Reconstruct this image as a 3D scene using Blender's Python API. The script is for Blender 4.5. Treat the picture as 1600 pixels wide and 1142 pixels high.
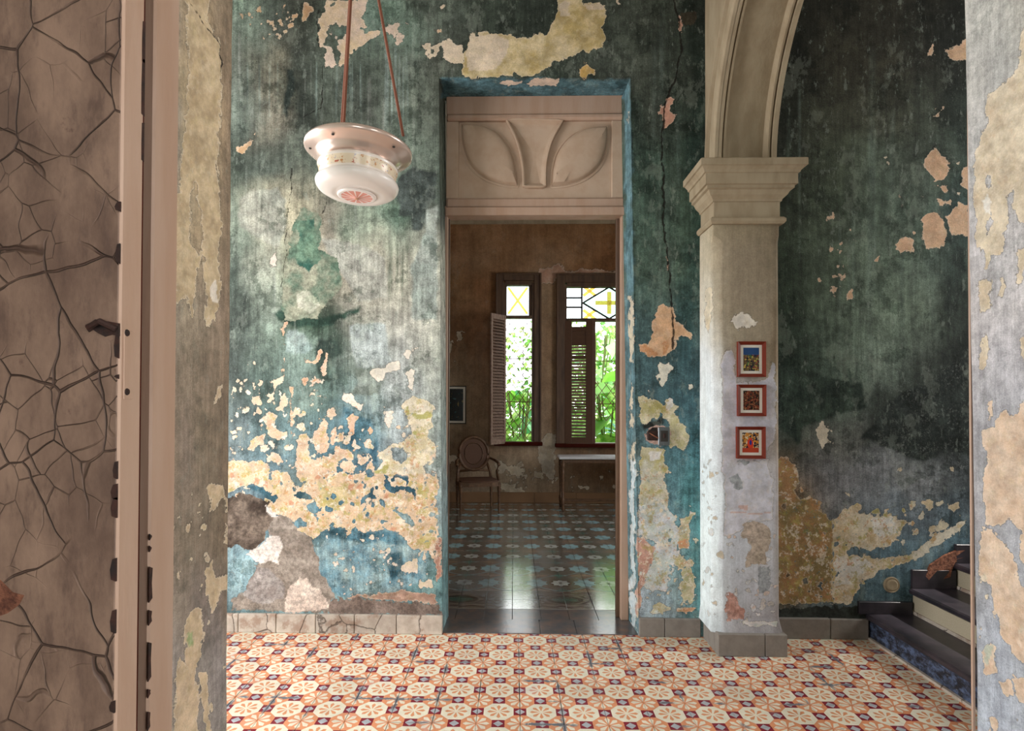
import bpy, math, random
import numpy as np
from mathutils import Matrix, Vector

for o in list(bpy.data.objects):
    bpy.data.objects.remove(o)
SC = bpy.context.scene
COL = SC.collection
rnd = random.Random(7)

# ------------------------------------------------------------------ camera (survey: 1600 x 1142 photograph)
F, YAW, PITCH, ROLL, CX, CY, CH = 886.0, .0205, .0124, .0031, 784.4, 615.9, 1.4604


def cam_rot():
    cy, sy = math.cos(YAW), math.sin(YAW)
    cp, sp = math.cos(PITCH), math.sin(PITCH)
    cr, sr = math.cos(ROLL), math.sin(ROLL)
    B = np.array([[1, 0, 0], [0, 0, -1], [0, 1, 0]], float)
    Y = np.array([[cy, -sy, 0], [sy, cy, 0], [0, 0, 1]]).T
    P = np.array([[1, 0, 0], [0, cp, -sp], [0, sp, cp]]).T
    R = np.array([[cr, -sr, 0], [sr, cr, 0], [0, 0, 1]])
    return R @ B @ P @ Y


CM = cam_rot()
CAMP = np.array([0, 0, CH])
cam = bpy.data.cameras.new('camera')
camo = bpy.data.objects.new('camera', cam)
COL.objects.link(camo)
m3 = np.stack([CM[0], -CM[1], -CM[2]], 1)
camo.matrix_world = Matrix([list(m3[0]) + [0], list(m3[1]) + [0], list(m3[2]) + [CH], [0, 0, 0, 1]])
cam.sensor_width = 36
cam.lens = F * 36 / 1600
cam.shift_x = (800 - CX) / 1600
cam.shift_y = (CY - 571) / 1600
cam.clip_start = .02
SC.camera = camo

# ------------------------------------------------------------------ light
world = bpy.data.worlds.new('sky')
SC.world = world
world.use_nodes = True
wn = world.node_tree
bg = wn.nodes['Background']
bg.inputs[0].default_value = (.97, .99, 1.0, 1)
bg.inputs[1].default_value = 4.6
sun = bpy.data.lights.new('sun', 'SUN')
sun.energy = 5.0
sun.angle = .02
sun.color = (1, .95, .85)
suno = bpy.data.objects.new('sun', sun)
COL.objects.link(suno)
suno.rotation_euler = Vector((-1, .12, -1.25)).to_track_quat('-Z', 'Y').to_euler()


def area(name, loc, direction, sx, sy, energy, color, portal=False):
    l = bpy.data.lights.new(name, 'AREA')
    l.shape = 'RECTANGLE'
    l.size, l.size_y = sx, sy
    l.energy = energy
    l.color = color
    if portal:
        l.cycles.is_portal = True
    o = bpy.data.objects.new(name, l)
    COL.objects.link(o)
    o.location = loc
    o.rotation_euler = Vector(direction).to_track_quat('-Z', 'Z').to_euler()
    return o


area('entrance_portal', (-2.72, 2.25, 1.75), (1, 0, 0), 1.9, 3.4, 1, (1, 1, 1), True)
area('rear_room_portal', (.2, -3.12, 1.7), (0, 1, 0), 2.0, 2.6, 1, (1, 1, 1), True)
area('window_portal', (.07, 8.34, 2.0), (0, -1, 0), .42, 2.3, 1, (1, 1, 1), True)
area('window_portal', (1.45, 8.34, 2.0), (0, -1, 0), 1.4, 2.3, 1, (1, 1, 1), True)
area('entrance_daylight', (-3.1, 2.25, 1.9), (1, 0, -.1), 2.2, 3.2, 150, (1.0, .97, .93))
area('rear_room_daylight', (.2, -3.5, 1.9), (0, 1, -.05), 1.9, 2.4, 16, (1.0, .92, .82))
area('front_room_fill', (2.95, -.95, 1.8), (-1, 0, -.03), 1.7, 2.4, 62, (1.0, .93, .84))  # added fill for the left reveal and frame; its side opening is unseen
area('stair_fill', (5.7, 2.4, 3.0), (-1, 0, -.12), 1.9, 1.9, 75, (1.0, .97, .92))  # added to lift the dark stair wall; the landing opening is made up
area('back_room_fill', (3.75, 5.8, 2.0), (-1, 0, -.05), 1.5, 2.0, 50, (1.0, .96, .91))  # added to brighten the back room; its side opening is unseen

SC.view_settings.view_transform = 'Standard'
SC.view_settings.look = 'None'
SC.view_settings.exposure = 0.0
SC.view_settings.gamma = 1.0
SC.view_settings.use_curve_mapping = False
try:
    SC.cycles.use_denoising = True
    SC.cycles.max_bounces = 8
    SC.cycles.diffuse_bounces = 4
    SC.cycles.sample_clamp_indirect = 8
except Exception:
    pass


# ------------------------------------------------------------------ survey helpers
def ray(px, py):
    return CM.T @ np.array([(px - CX) / F, (py - CY) / F, 1.])


def atY(px, py, Y):
    d = ray(px, py)
    return CAMP + d * Y / d[1]


def atX(px, py, X):
    d = ray(px, py)
    return CAMP + d * X / d[0]


def atZ(px, py, Z=0.):
    d = ray(px, py)
    return CAMP + d * (Z - CH) / d[2]


def survey(co):
    c = (co - CAMP) @ CM.T
    z = np.maximum(c[:, 2], .05)
    return CX + F * c[:, 0] / z, CY + F * c[:, 1] / z


def lin(h):
    h = h.lstrip('#')
    o = []
    for i in (0, 2, 4):
        c = int(h[i:i + 2], 16) / 255
        o.append(c / 12.92 if c <= .04045 else ((c + .055) / 1.055) ** 2.4)
    return tuple(o)


def lin4(h):
    return lin(h) + (1.,)


# ------------------------------------------------------------------ objects
def tag(o, label=None, cat=None, group=None, kind=None):
    if label: o['label'] = label
    if cat: o['category'] = cat
    if group: o['group'] = group
    if kind: o['kind'] = kind
    return o


def link(o, parent=None):
    COL.objects.link(o)
    if parent is not None:
        o.parent = parent
    return o


def empty(name, loc=(0, 0, 0), rot=(0, 0, 0), parent=None):
    o = bpy.data.objects.new(name, None)
    o.location = loc
    o.rotation_euler = rot
    o.empty_display_size = .1
    return link(o, parent)


class MB:
    def __init__(s):
        s.v = []
        s.f = []

    def add(s, vs, fs):
        n = len(s.v)
        s.v += [tuple(map(float, v)) for v in vs]
        s.f += [tuple(i + n for i in f) for f in fs]
        return s

    def box(s, a, b):
        x0, y0, z0 = [min(a[i], b[i]) for i in range(3)]
        x1, y1, z1 = [max(a[i], b[i]) for i in range(3)]
        return s.add([(x0, y0, z0), (x1, y0, z0), (x1, y1, z0), (x0, y1, z0), (x0, y0, z1), (x1, y0, z1), (x1, y1, z1), (x0, y1, z1)],
                     [(0, 3, 2, 1), (4, 5, 6, 7), (0, 1, 5, 4), (1, 2, 6, 5), (2, 3, 7, 6), (3, 0, 4, 7)])

    def cbox(s, a, b, c=.004):
        """box with chamfered edges (24 verts)"""
        lo = [min(a[i], b[i]) for i in range(3)]
        hi = [max(a[i], b[i]) for i in range(3)]
        c = min(c, *[(hi[i] - lo[i]) * .4 for i in range(3)])
        vs = []
        idx = {}
        for ax in range(3):
            for sx in (0, 1):
                for sy in (0, 1):
                    for sz in (0, 1):
                        p = []
                        for i, q in enumerate((sx, sy, sz)):
                            e = hi[i] if q else lo[i]
                            if i != ax:
                                e += -c if q else c
                            p.append(e)
                        idx[(ax, sx, sy, sz)] = len(vs)
                        vs.append(p)
        fs = []
        for ax in range(3):
            o = [i for i in range(3) if i != ax]
            for q in (0, 1):
                ring = []
                for (u, w) in ((0, 0), (1, 0), (1, 1), (0, 1)):
                    k = [0, 0, 0]
                    k[ax] = q
                    k[o[0]] = u
                    k[o[1]] = w
                    ring.append(idx[(ax, *k)])
                if (q == 0) != (ax == 1):
                    ring = ring[::-1]
                fs.append(tuple(ring))
        for ax in range(3):      # edges along ax
            o = [i for i in range(3) if i != ax]
            for u in (0, 1):
                for w in (0, 1):
                    k0 = [0, 0, 0]
                    k0[o[0]] = u
                    k0[o[1]] = w
                    k1 = list(k0)
                    k1[ax] = 1
                    fs.append((idx[(o[0], *k0)], idx[(o[0], *k1)], idx[(o[1], *k1)], idx[(o[1], *k0)]))
        for sx in (0, 1):
            for sy in (0, 1):
                for sz in (0, 1):
                    fs.append((idx[(0, sx, sy, sz)], idx[(1, sx, sy, sz)], idx[(2, sx, sy, sz)]))
        return s.add(vs, fs)

    def tube(s, pts, r, n=8, caps=True):
        pts = [Vector(p) for p in pts]
        rs = r if isinstance(r, (list, tuple)) else [r] * len(pts)
        rings = []
        up = Vector((0, 0, 1))
        for i, p in enumerate(pts):
            d = (pts[min(i + 1, len(pts) - 1)] - pts[max(i - 1, 0)]).normalized()
            a = d.cross(up)
            if a.length < 1e-3:
                a = d.cross(Vector((1, 0, 0)))
            a.normalize()
            b = d.cross(a)
            rings.append([p + (a * math.cos(t) + b * math.sin(t)) * rs[i] for t in [2 * math.pi * k / n for k in range(n)]])
        vs = [v for ring in rings for v in ring]
        fs = [(i * n + k, i * n + (k + 1) % n, (i + 1) * n + (k + 1) % n, (i + 1) * n + k) for i in range(len(pts) - 1) for k in range(n)]
        if caps:
            fs.append(tuple(range(n))[::-1])
            fs.append(tuple((len(pts) - 1) * n + k for k in range(n)))
        return s.add(vs, fs)

    def lathe(s, prof, n=24, c=(0, 0, 0)):
        vs = []
        for r, z in prof:
            for k in range(n):
                t = 2 * math.pi * k / n
                vs.append((c[0] + r * math.cos(t), c[1] + r * math.sin(t), c[2] + z))
        fs = [(i * n + k, i * n + (k + 1) % n, (i + 1) * n + (k + 1) % n, (i + 1) * n + k) for i in range(len(prof) - 1) for k in range(n)]
        if prof[0][0] > 1e-4: fs.append(tuple(range(n))[::-1])
        if prof[-1][0] > 1e-4: fs.append(tuple((len(prof) - 1) * n + k for k in range(n)))
        return s.add(vs, fs)

    def prism(s, poly, d0, d1, axis=1):
        """extrude 2d polygon; axis 1: poly is (x,z) extruded along y; 0: (y,z) along x; 2: (x,y) along z"""
        n = len(poly)

        def P(p, d):
            return {1: (p[0], d, p[1]), 0: (d, p[0], p[1]), 2: (p[0], p[1], d)}[axis]
        vs = [P(p, d0) for p in poly] + [P(p, d1) for p in poly]
        fs = [tuple(range(n))[::-1], tuple(range(n, 2 * n))] + [(i, (i + 1) % n, n + (i + 1) % n, n + i) for i in range(n)]
        return s.add(vs, fs)

    def mesh(s, name, mat, smooth=False):
        me = bpy.data.meshes.new(name)
        me.from_pydata(s.v, [], s.f)
        import bmesh
        bm = bmesh.new()
        bm.from_mesh(me)
        bmesh.ops.recalc_face_normals(bm, faces=bm.faces)
        bm.to_mesh(me)
        bm.free()
        if mat: me.materials.append(mat)
        if smooth:
            me.polygons.foreach_set('use_smooth', [True] * len(me.polygons))
        return me

    def build(s, name, mat, parent=None, smooth=False, angle=None):
        me = s.mesh(name, mat, smooth)
        if angle is not None:
            me.polygons.foreach_set('use_smooth', [True] * len(me.polygons))
            try:
                me.set_sharp_from_angle(angle=angle)
            except Exception:
                pass
        return link(bpy.data.objects.new(name, me), parent)


def obj(name, me, parent=None, loc=None, rot=None):
    o = bpy.data.objects.new(name, me)
    if loc is not None: o.location = loc
    if rot is not None: o.rotation_euler = rot
    return link(o, parent)


def grid_object(name, P, mat, parent=None, mask=None, flip=False, smooth=True):
    """P: (nu,nv,3) array of points"""
    nu, nv = P.shape[:2]
    co = P.reshape(-1, 3)
    i = np.arange(nu * nv).reshape(nu, nv)
    q = np.stack([i[:-1, :-1], i[1:, :-1], i[1:, 1:], i[:-1, 1:]], -1)
    if mask is not None:
        q = q[mask]
    q = q.reshape(-1, 4)
    if flip: q = q[:, ::-1]
    used = np.zeros(len(co), bool)
    used[q.ravel()] = True
    re = np.cumsum(used) - 1
    co = co[used]
    q = re[q]
    me = bpy.data.meshes.new(name)
    me.vertices.add(len(co))
    me.vertices.foreach_set('co', co.astype(np.float32).ravel())
    me.loops.add(q.size)
    me.loops.foreach_set('vertex_index', q.ravel().astype(np.int32))
    me.polygons.add(len(q))
    me.polygons.foreach_set('loop_start', np.arange(0, q.size, 4, dtype=np.int32))
    me.polygons.foreach_set('loop_total', np.full(len(q), 4, np.int32))
    me.update()
    me.validate()
    if smooth: me.polygons.foreach_set('use_smooth', np.ones(len(q), bool))
    if mat: me.materials.append(mat)
    return link(bpy.data.objects.new(name, me), parent)


# ------------------------------------------------------------------ numpy noise
def vnoise(x, y, seed=0):
    rs = np.random.RandomState(seed)
    T = rs.rand(256, 256)
    xi = np.floor(x).astype(int)
    yi = np.floor(y).astype(int)
    fx = x - xi
    fy = y - yi
    fx = fx * fx * (3 - 2 * fx)
    fy = fy * fy * (3 - 2 * fy)
    g = lambda a, b: T[a & 255, b & 255]
    return (g(xi, yi) * (1 - fx) + g(xi + 1, yi) * fx) * (1 - fy) + (g(xi, yi + 1) * (1 - fx) + g(xi + 1, yi + 1) * fx) * fy


def fbm(x, y, seed=0, oct=4, gain=.5):
    s = 0
    a = 1
    t = 0
    for i in range(oct):
        s = s + a * vnoise(x * 2 ** i + 17.3 * i, y * 2 ** i + 5.1 * i, seed + i)
        t += a
        a *= gain
    return s / t - .5


def sdpoly(x, y, pts):
    n = len(pts)
    d = np.full(x.shape, 1e9)
    ins = np.zeros(x.shape, bool)
    for i in range(n):
        ax, ay = pts[i]
        bx, by = pts[(i + 1) % n]
        ex, ey = bx - ax, by - ay
        L = ex * ex + ey * ey + 1e-9
        t = np.clip(((x - ax) * ex + (y - ay) * ey) / L, 0, 1)
        d = np.minimum(d, (x - ax - t * ex) ** 2 + (y - ay - t * ey) ** 2)
        c = ((ay > y) != (by > y)) & (x < (bx - ax) * (y - ay) / (by - ay + 1e-12) + ax)
        ins ^= c
    d = np.sqrt(d)
    return np.where(ins, d, -d)


CLIP = 14.


class Paint:
    """colour layers of an old painted wall, worked out per vertex in survey units and stored on the mesh"""

    def __init__(s, o, sat=1., usat=.8):
        s.o = o
        s.sat = sat
        s.usat = usat
        n = len(o.data.vertices)
        co = np.zeros(n * 3, np.float32)
        o.data.vertices.foreach_get('co', co)
        s.co = co.reshape(-1, 3).astype(float)
        s.x, s.y = survey(s.co)
        s.base = np.full((n, 4), .2)
        s.base[:, 3] = 0
        s.L = {}
        for k in ('u1', 'u2'):
            a = np.full((n, 4), .3)
            a[:, 3] = -CLIP
            s.L[k] = a
        s.crk = np.full(n, CLIP)
        s.mot = np.full(n, .15)
        wx = fbm(s.x / 60, s.y / 60, 3, 4)
        wy = fbm(s.x / 60, s.y / 60, 11, 4)
        s.wx = s.x + wx * 60
        s.wy = s.y + wy * 60
        s.fx = s.x + fbm(s.x / 14, s.y / 14, 21, 3) * 9
        s.fy = s.y + fbm(s.x / 14, s.y / 14, 31, 3) * 9

    def grid(s, xs, ys, rows, warp=1.):
        C = np.array([[lin(c) for c in r.split()] for r in rows])
        x = s.x + (s.wx - s.x) * warp
        y = s.y + (s.wy - s.y) * warp
        xi = np.clip(np.interp(x, xs, np.arange(len(xs))), 0, len(xs) - 1.001)
        yi = np.clip(np.interp(y, ys, np.arange(len(ys))), 0, len(ys) - 1.001)
        i = xi.astype(int)
        j = yi.astype(int)
        fx = (xi - i)[:, None]
        fy = (yi - j)[:, None]
        fx = fx * fx * (3 - 2 * fx)
        fy = fy * fy * (3 - 2 * fy)
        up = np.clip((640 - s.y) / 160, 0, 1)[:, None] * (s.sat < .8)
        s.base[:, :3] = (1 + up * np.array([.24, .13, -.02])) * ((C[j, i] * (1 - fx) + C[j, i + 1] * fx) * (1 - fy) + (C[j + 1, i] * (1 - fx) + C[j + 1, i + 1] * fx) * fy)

    def _sd(s, pts, tr, pad=16, fine=True):
        if tr: pts = [(tr[0] + p[0] / tr[2], tr[1] + p[1] / tr[2]) for p in pts]
        xs = [p[0] for p in pts]
        ys = [p[1] for p in pts]
        x, y = (s.fx, s.fy) if fine else (s.x, s.y)
        b = np.nonzero((x > min(xs) - pad) & (x < max(xs) + pad) & (y > min(ys) - pad) & (y < max(ys) + pad))[0]
        return b, sdpoly(x[b], y[b], pts) if len(b) else np.zeros(0)

    def poly(s, layer, col, pts, tr=None, col2=None, sp=None, ext=10):
        b, d = s._sd(pts, tr)
        if not len(b): return
        if layer == 'base':
            w = np.clip(d / 4 + .5, 0, 1)[:, None]
            s.base[b, :3] = s.base[b, :3] * (1 - w) + s._col(b, col, col2) * w
            if sp is not None: s.base[b, 3] = np.maximum(s.base[b, 3], w[:, 0] * sp)
            return
        A = s.L[layer]
        near = ((d > -ext) & (d > A[b, 3])) | (d > 0)
        bb = b[near]
        A[bb, :3] = s._col(bb, col, col2)
        A[b, 3] = np.maximum(A[b, 3], np.clip(d, -CLIP, CLIP))

    def _col(s, b, col, col2):
        c = np.array(lin(col))[None, :]
        if col2:
            n = np.clip(fbm(s.x[b] / 22, s.y[b] / 22, 41, 5, .65) * 3 + .5, 0, 1)[:, None]
            c = c * (1 - n) + np.array(lin(col2))[None, :] * n
        return c

    def polys(s, layer, col, lst, tr=None, col2=None):
        for p in lst: s.poly(layer, col, p, tr, col2)

    def carve(s, layer, pts, tr=None):
        b, d = s._sd(pts, tr)
        if len(b): s.L[layer][b, 3] = np.minimum(s.L[layer][b, 3], np.clip(-d, -CLIP, CLIP))

    def circ(s, layer, col, cx, cy, r, tr=None, col2=None):
        k = 9
        pts = [(cx + r * math.cos(6.283 * i / k) * rnd.uniform(.75, 1.2), cy + r * math.sin(6.283 * i / k) * rnd.uniform(.75, 1.2)) for i in range(k)]
        s.poly(layer, col, pts, tr, col2)

    def scatter(s, layer, cols, region, n, r0, r1, seed, tr=None, carve=False):
        q = random.Random(seed)
        if tr: region = [(tr[0] + p[0] / tr[2], tr[1] + p[1] / tr[2]) for p in region]
        x0, x1 = min(p[0] for p in region), max(p[0] for p in region)
        y0, y1 = min(p[1] for p in region), max(p[1] for p in region)
        R = [(float(a), float(b)) for a, b in region]
        k = 0
        while k < n:
            x, y = q.uniform(x0, x1), q.uniform(y0, y1)
            k += 1
            if sdpoly(np.array([x]), np.array([y]), R)[0] < 0: continue
            r = r0 + (r1 - r0) * q.random() ** 2.2
            e = q.uniform(.7, 1.5)
            m = 8
            pts = [(x + r * math.cos(6.283 * i / m) * q.uniform(.65, 1.2), y + r * e * math.sin(6.283 * i / m) * q.uniform(.65, 1.2)) for i in range(m)]
            if carve: s.carve(layer, pts)
            else: s.poly(layer, q.choice(cols), pts, None, None, None, 5)

    def line(s, pts, tr=None, w=0):
        if tr: pts = [(tr[0] + p[0] / tr[2], tr[1] + p[1] / tr[2]) for p in pts]
        x, y = s.fx, s.fy
        for (ax, ay), (bx, by) in zip(pts[:-1], pts[1:]):
            ex, ey = bx - ax, by - ay
            t = np.clip(((x - ax) * ex + (y - ay) * ey) / (ex * ex + ey * ey + 1e-9), 0, 1)
            d = np.hypot(x - ax - t * ex, y - ay - t * ey) - w
            s.crk = np.minimum(s.crk, d)

    def mottle(s, pts, amt, tr=None):
        b, d = s._sd(pts, tr, 30)
        if len(b): s.mot[b] = np.maximum(s.mot[b], np.clip(d / 16 + .5, 0, 1) * amt)

    def streak(s, col, x, y0, y1, w, tr, a=.6):
        x, y0, y1, w = tr[0] + x / tr[2], tr[1] + y0 / tr[2], tr[1] + y1 / tr[2], w / tr[2]
        xo = s.x - x - fbm(s.x * 0, s.y / 90, int(x), 2) * 3
        t = np.clip((s.y - y0) / (y1 - y0), 0, 1)
        v = np.clip(1.3 - np.abs(xo) / w, 0, 1) * (s.y > y0) * (s.y < y1) * np.minimum(1, t * 8) * np.clip((1 - t) * 2.5, 0, 1) * a
        v = (v * np.clip(.75 + fbm(s.x / 6, s.y / 40, 77, 3) * 1.6, 0, 1))[:, None]
        s.base[:, :3] = s.base[:, :3] * (1 - v) + np.array(lin(col))[None] * v

    def speck(s, pts, amt, tr=None):
        b, d = s._sd(pts, tr)
        if len(b): s.base[b, 3] = np.maximum(s.base[b, 3], np.clip(d / 8 + .5, 0, 1) * amt)

    def done(s):
        n = len(s.x)
        me = s.o.data
        lum = s.base[:, :3] @ np.array([.25, .6, .15])
        s.base[:, :3] = lum[:, None] + (s.base[:, :3] - lum[:, None]) * s.sat
        for k in ('u1', 'u2'):
            a = s.L[k]
            lum = a[:, :3] @ np.array([.25, .6, .15])
            a[:, :3] = lum[:, None] + (a[:, :3] - lum[:, None]) * s.usat
        for k, a in (('base', s.base), ('u1', s.L['u1']), ('u2', s.L['u2'])):
            at = me.attributes.new(k, 'FLOAT_COLOR', 'POINT')
            at.data.foreach_set('color', a.astype(np.float32).ravel())
        for k, a in (('crk', s.crk), ('mot', s.mot)):
            at = me.attributes.new(k, 'FLOAT', 'POINT')
            at.data.foreach_set('value', a.astype(np.float32))


# ------------------------------------------------------------------ shader expression helper
class T:
    """node tree wrapper"""

    def __init__(s, name):
        s.m = bpy.data.materials.new(name)
        s.m.use_nodes = True
        s.t = s.m.node_tree
        s.bsdf = s.t.nodes['Principled BSDF']

    def n(s, ty, **kw):
        nd = s.t.nodes.new(ty)
        for k, v in kw.items(): setattr(nd, k, v)
        return nd

    def put(s, sock, v):
        if isinstance(v, E): s.t.links.new(v.s, sock)
        elif v is not None:
            if isinstance(v, (tuple, list)) and len(v) == 3 and sock.type == 'RGBA': v = tuple(v) + (1,)
            sock.default_value = v

    def math(s, op, a, b=None, c=None, clamp=False):
        nd = s.n('ShaderNodeMath', operation=op, use_clamp=clamp)
        for i, q in enumerate((a, b, c)):
            if q is not None: s.put(nd.inputs[i], q)
        return E(s, nd.outputs[0])

    def mix(s, f, a, b, mode='MIX'):
        nd = s.n('ShaderNodeMix', data_type='RGBA', blend_type=mode)
        s.put(nd.inputs[0], f)
        s.put(nd.inputs[6], lin4(a) if isinstance(a, str) else a)
        s.put(nd.inputs[7], lin4(b) if isinstance(b, str) else b)
        return E(s, nd.outputs[2])

    def noise(s, scale, detail=4, rough=.55, vec=None, st=None, dist=0.):
        nd = s.n('ShaderNodeTexNoise')
        nd.inputs['Scale'].default_value = scale
        nd.inputs['Detail'].default_value = detail
        nd.inputs['Roughness'].default_value = rough
        nd.inputs['Distortion'].default_value = dist
        v = vec or s.pos()
        if st: v = s.scale(v, st)
        s.t.links.new(v.s, nd.inputs['Vector'])
        return E(s, nd.outputs[0])

    def voro(s, scale, feature='F1', vec=None, st=None, out='Distance', rand=1.):
        nd = s.n('ShaderNodeTexVoronoi', feature=feature)
        nd.inputs['Scale'].default_value = scale
        nd.inputs['Randomness'].default_value = rand
        v = vec or s.pos()
        if st: v = s.scale(v, st)
        s.t.links.new(v.s, nd.inputs['Vector'])
        return E(s, nd.outputs[out])

    def scale(s, v, st):
        nd = s.n('ShaderNodeVectorMath', operation='MULTIPLY')
        s.t.links.new(v.s, nd.inputs[0])
        nd.inputs[1].default_value = st
        return E(s, nd.outputs[0])

    def vadd(s, a, b):
        nd = s.n('ShaderNodeVectorMath', operation='ADD')
        s.t.links.new(a.s, nd.inputs[0])
        s.put(nd.inputs[1], b)
        return E(s, nd.outputs[0])

    def pos(s):
        if not hasattr(s, '_pos'): s._pos = E(s, s.n('ShaderNodeNewGeometry').outputs['Position'])
        return s._pos

    def local(s):
        if not hasattr(s, '_loc'): s._loc = E(s, s.n('ShaderNodeTexCoord').outputs['Object'])
        return s._loc

    def xyz(s, v):
        nd = s.n('ShaderNodeSeparateXYZ')
        s.t.links.new(v.s, nd.inputs[0])
        return [E(s, o) for o in nd.outputs]

    def comb(s, x, y, z):
        nd = s.n('ShaderNodeCombineXYZ')
        for i, q in enumerate((x, y, z)): s.put(nd.inputs[i], q)
        return E(s, nd.outputs[0])

    def attr(s, name):
        nd = s.n('ShaderNodeAttribute', attribute_name=name)
        return E(s, nd.outputs['Color']), E(s, nd.outputs['Alpha']), E(s, nd.outputs['Fac'])

    def rand(s):
        return E(s, s.n('ShaderNodeObjectInfo').outputs['Random'])

    def step(s, v, lo, hi):
        nd = s.n('ShaderNodeMapRange', interpolation_type='SMOOTHSTEP')
        s.put(nd.inputs[0], v)
        s.put(nd.inputs[1], lo)
        s.put(nd.inputs[2], hi)
        return E(s, nd.outputs[0])

    def bump(s, h, dist, strength=1., normal=None):
        nd = s.n('ShaderNodeBump')
        nd.inputs['Strength'].default_value = strength
        nd.inputs['Distance'].default_value = dist
        s.put(nd.inputs['Height'], h)
        if normal: s.put(nd.inputs['Normal'], normal)
        return E(s, nd.outputs[0])

    def out(s, col=None, rough=.6, metal=0., normal=None, spec=None, **kw):
        if isinstance(col, str): col = lin4(col)
        s.put(s.bsdf.inputs['Base Color'], col)
        s.put(s.bsdf.inputs['Roughness'], rough)
        s.put(s.bsdf.inputs['Metallic'], metal)
        if normal: s.put(s.bsdf.inputs['Normal'], normal)
        if spec is not None: s.bsdf.inputs['Specular IOR Level'].default_value = spec
        for k, v in kw.items(): s.put(s.bsdf.inputs[k.replace('_', ' ')], v)
        return s.m


class E:
    def __init__(s, t, sock):
        s.t = t
        s.s = sock

    def __add__(a, b): return a.t.math('ADD', a, b)
    __radd__ = __add__
    def __sub__(a, b): return a.t.math('SUBTRACT', a, b)
    def __rsub__(a, b): return a.t.math('SUBTRACT', b, a)
    def __mul__(a, b): return a.t.math('MULTIPLY', a, b)
    __rmul__ = __mul__
    def __truediv__(a, b): return a.t.math('DIVIDE', a, b)
    def __lt__(a, b): return a.t.math('LESS_THAN', a, b)
    def __gt__(a, b): return a.t.math('GREATER_THAN', a, b)
    def abs(a): return a.t.math('ABSOLUTE', a)
    def min(a, b): return a.t.math('MINIMUM', a, b)
    def max(a, b): return a.t.math('MAXIMUM', a, b)
    def pow(a, b): return a.t.math('POWER', a, b)


def plain(name, h, rough=.6, metal=0., var=.18, sc=18., bump=.0, st=None, h2=None, spec=None):
    t = T(name)
    n = t.noise(sc, 6, .6, st=st)
    c = t.mix(t.step(n, .3, .7), h, h2) if h2 else lin4(h)
    k = t.math('MULTIPLY_ADD', n, var * 2, 1 - var)
    kk = t.comb(k, k, k)
    c = t.mix(1., c, kk, 'MULTIPLY')
    nrm = t.bump(t.noise(sc * 4, 5, .6, st=st), bump, .6) if bump else None
    return t.out(c, rough, metal, nrm, spec)


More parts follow.
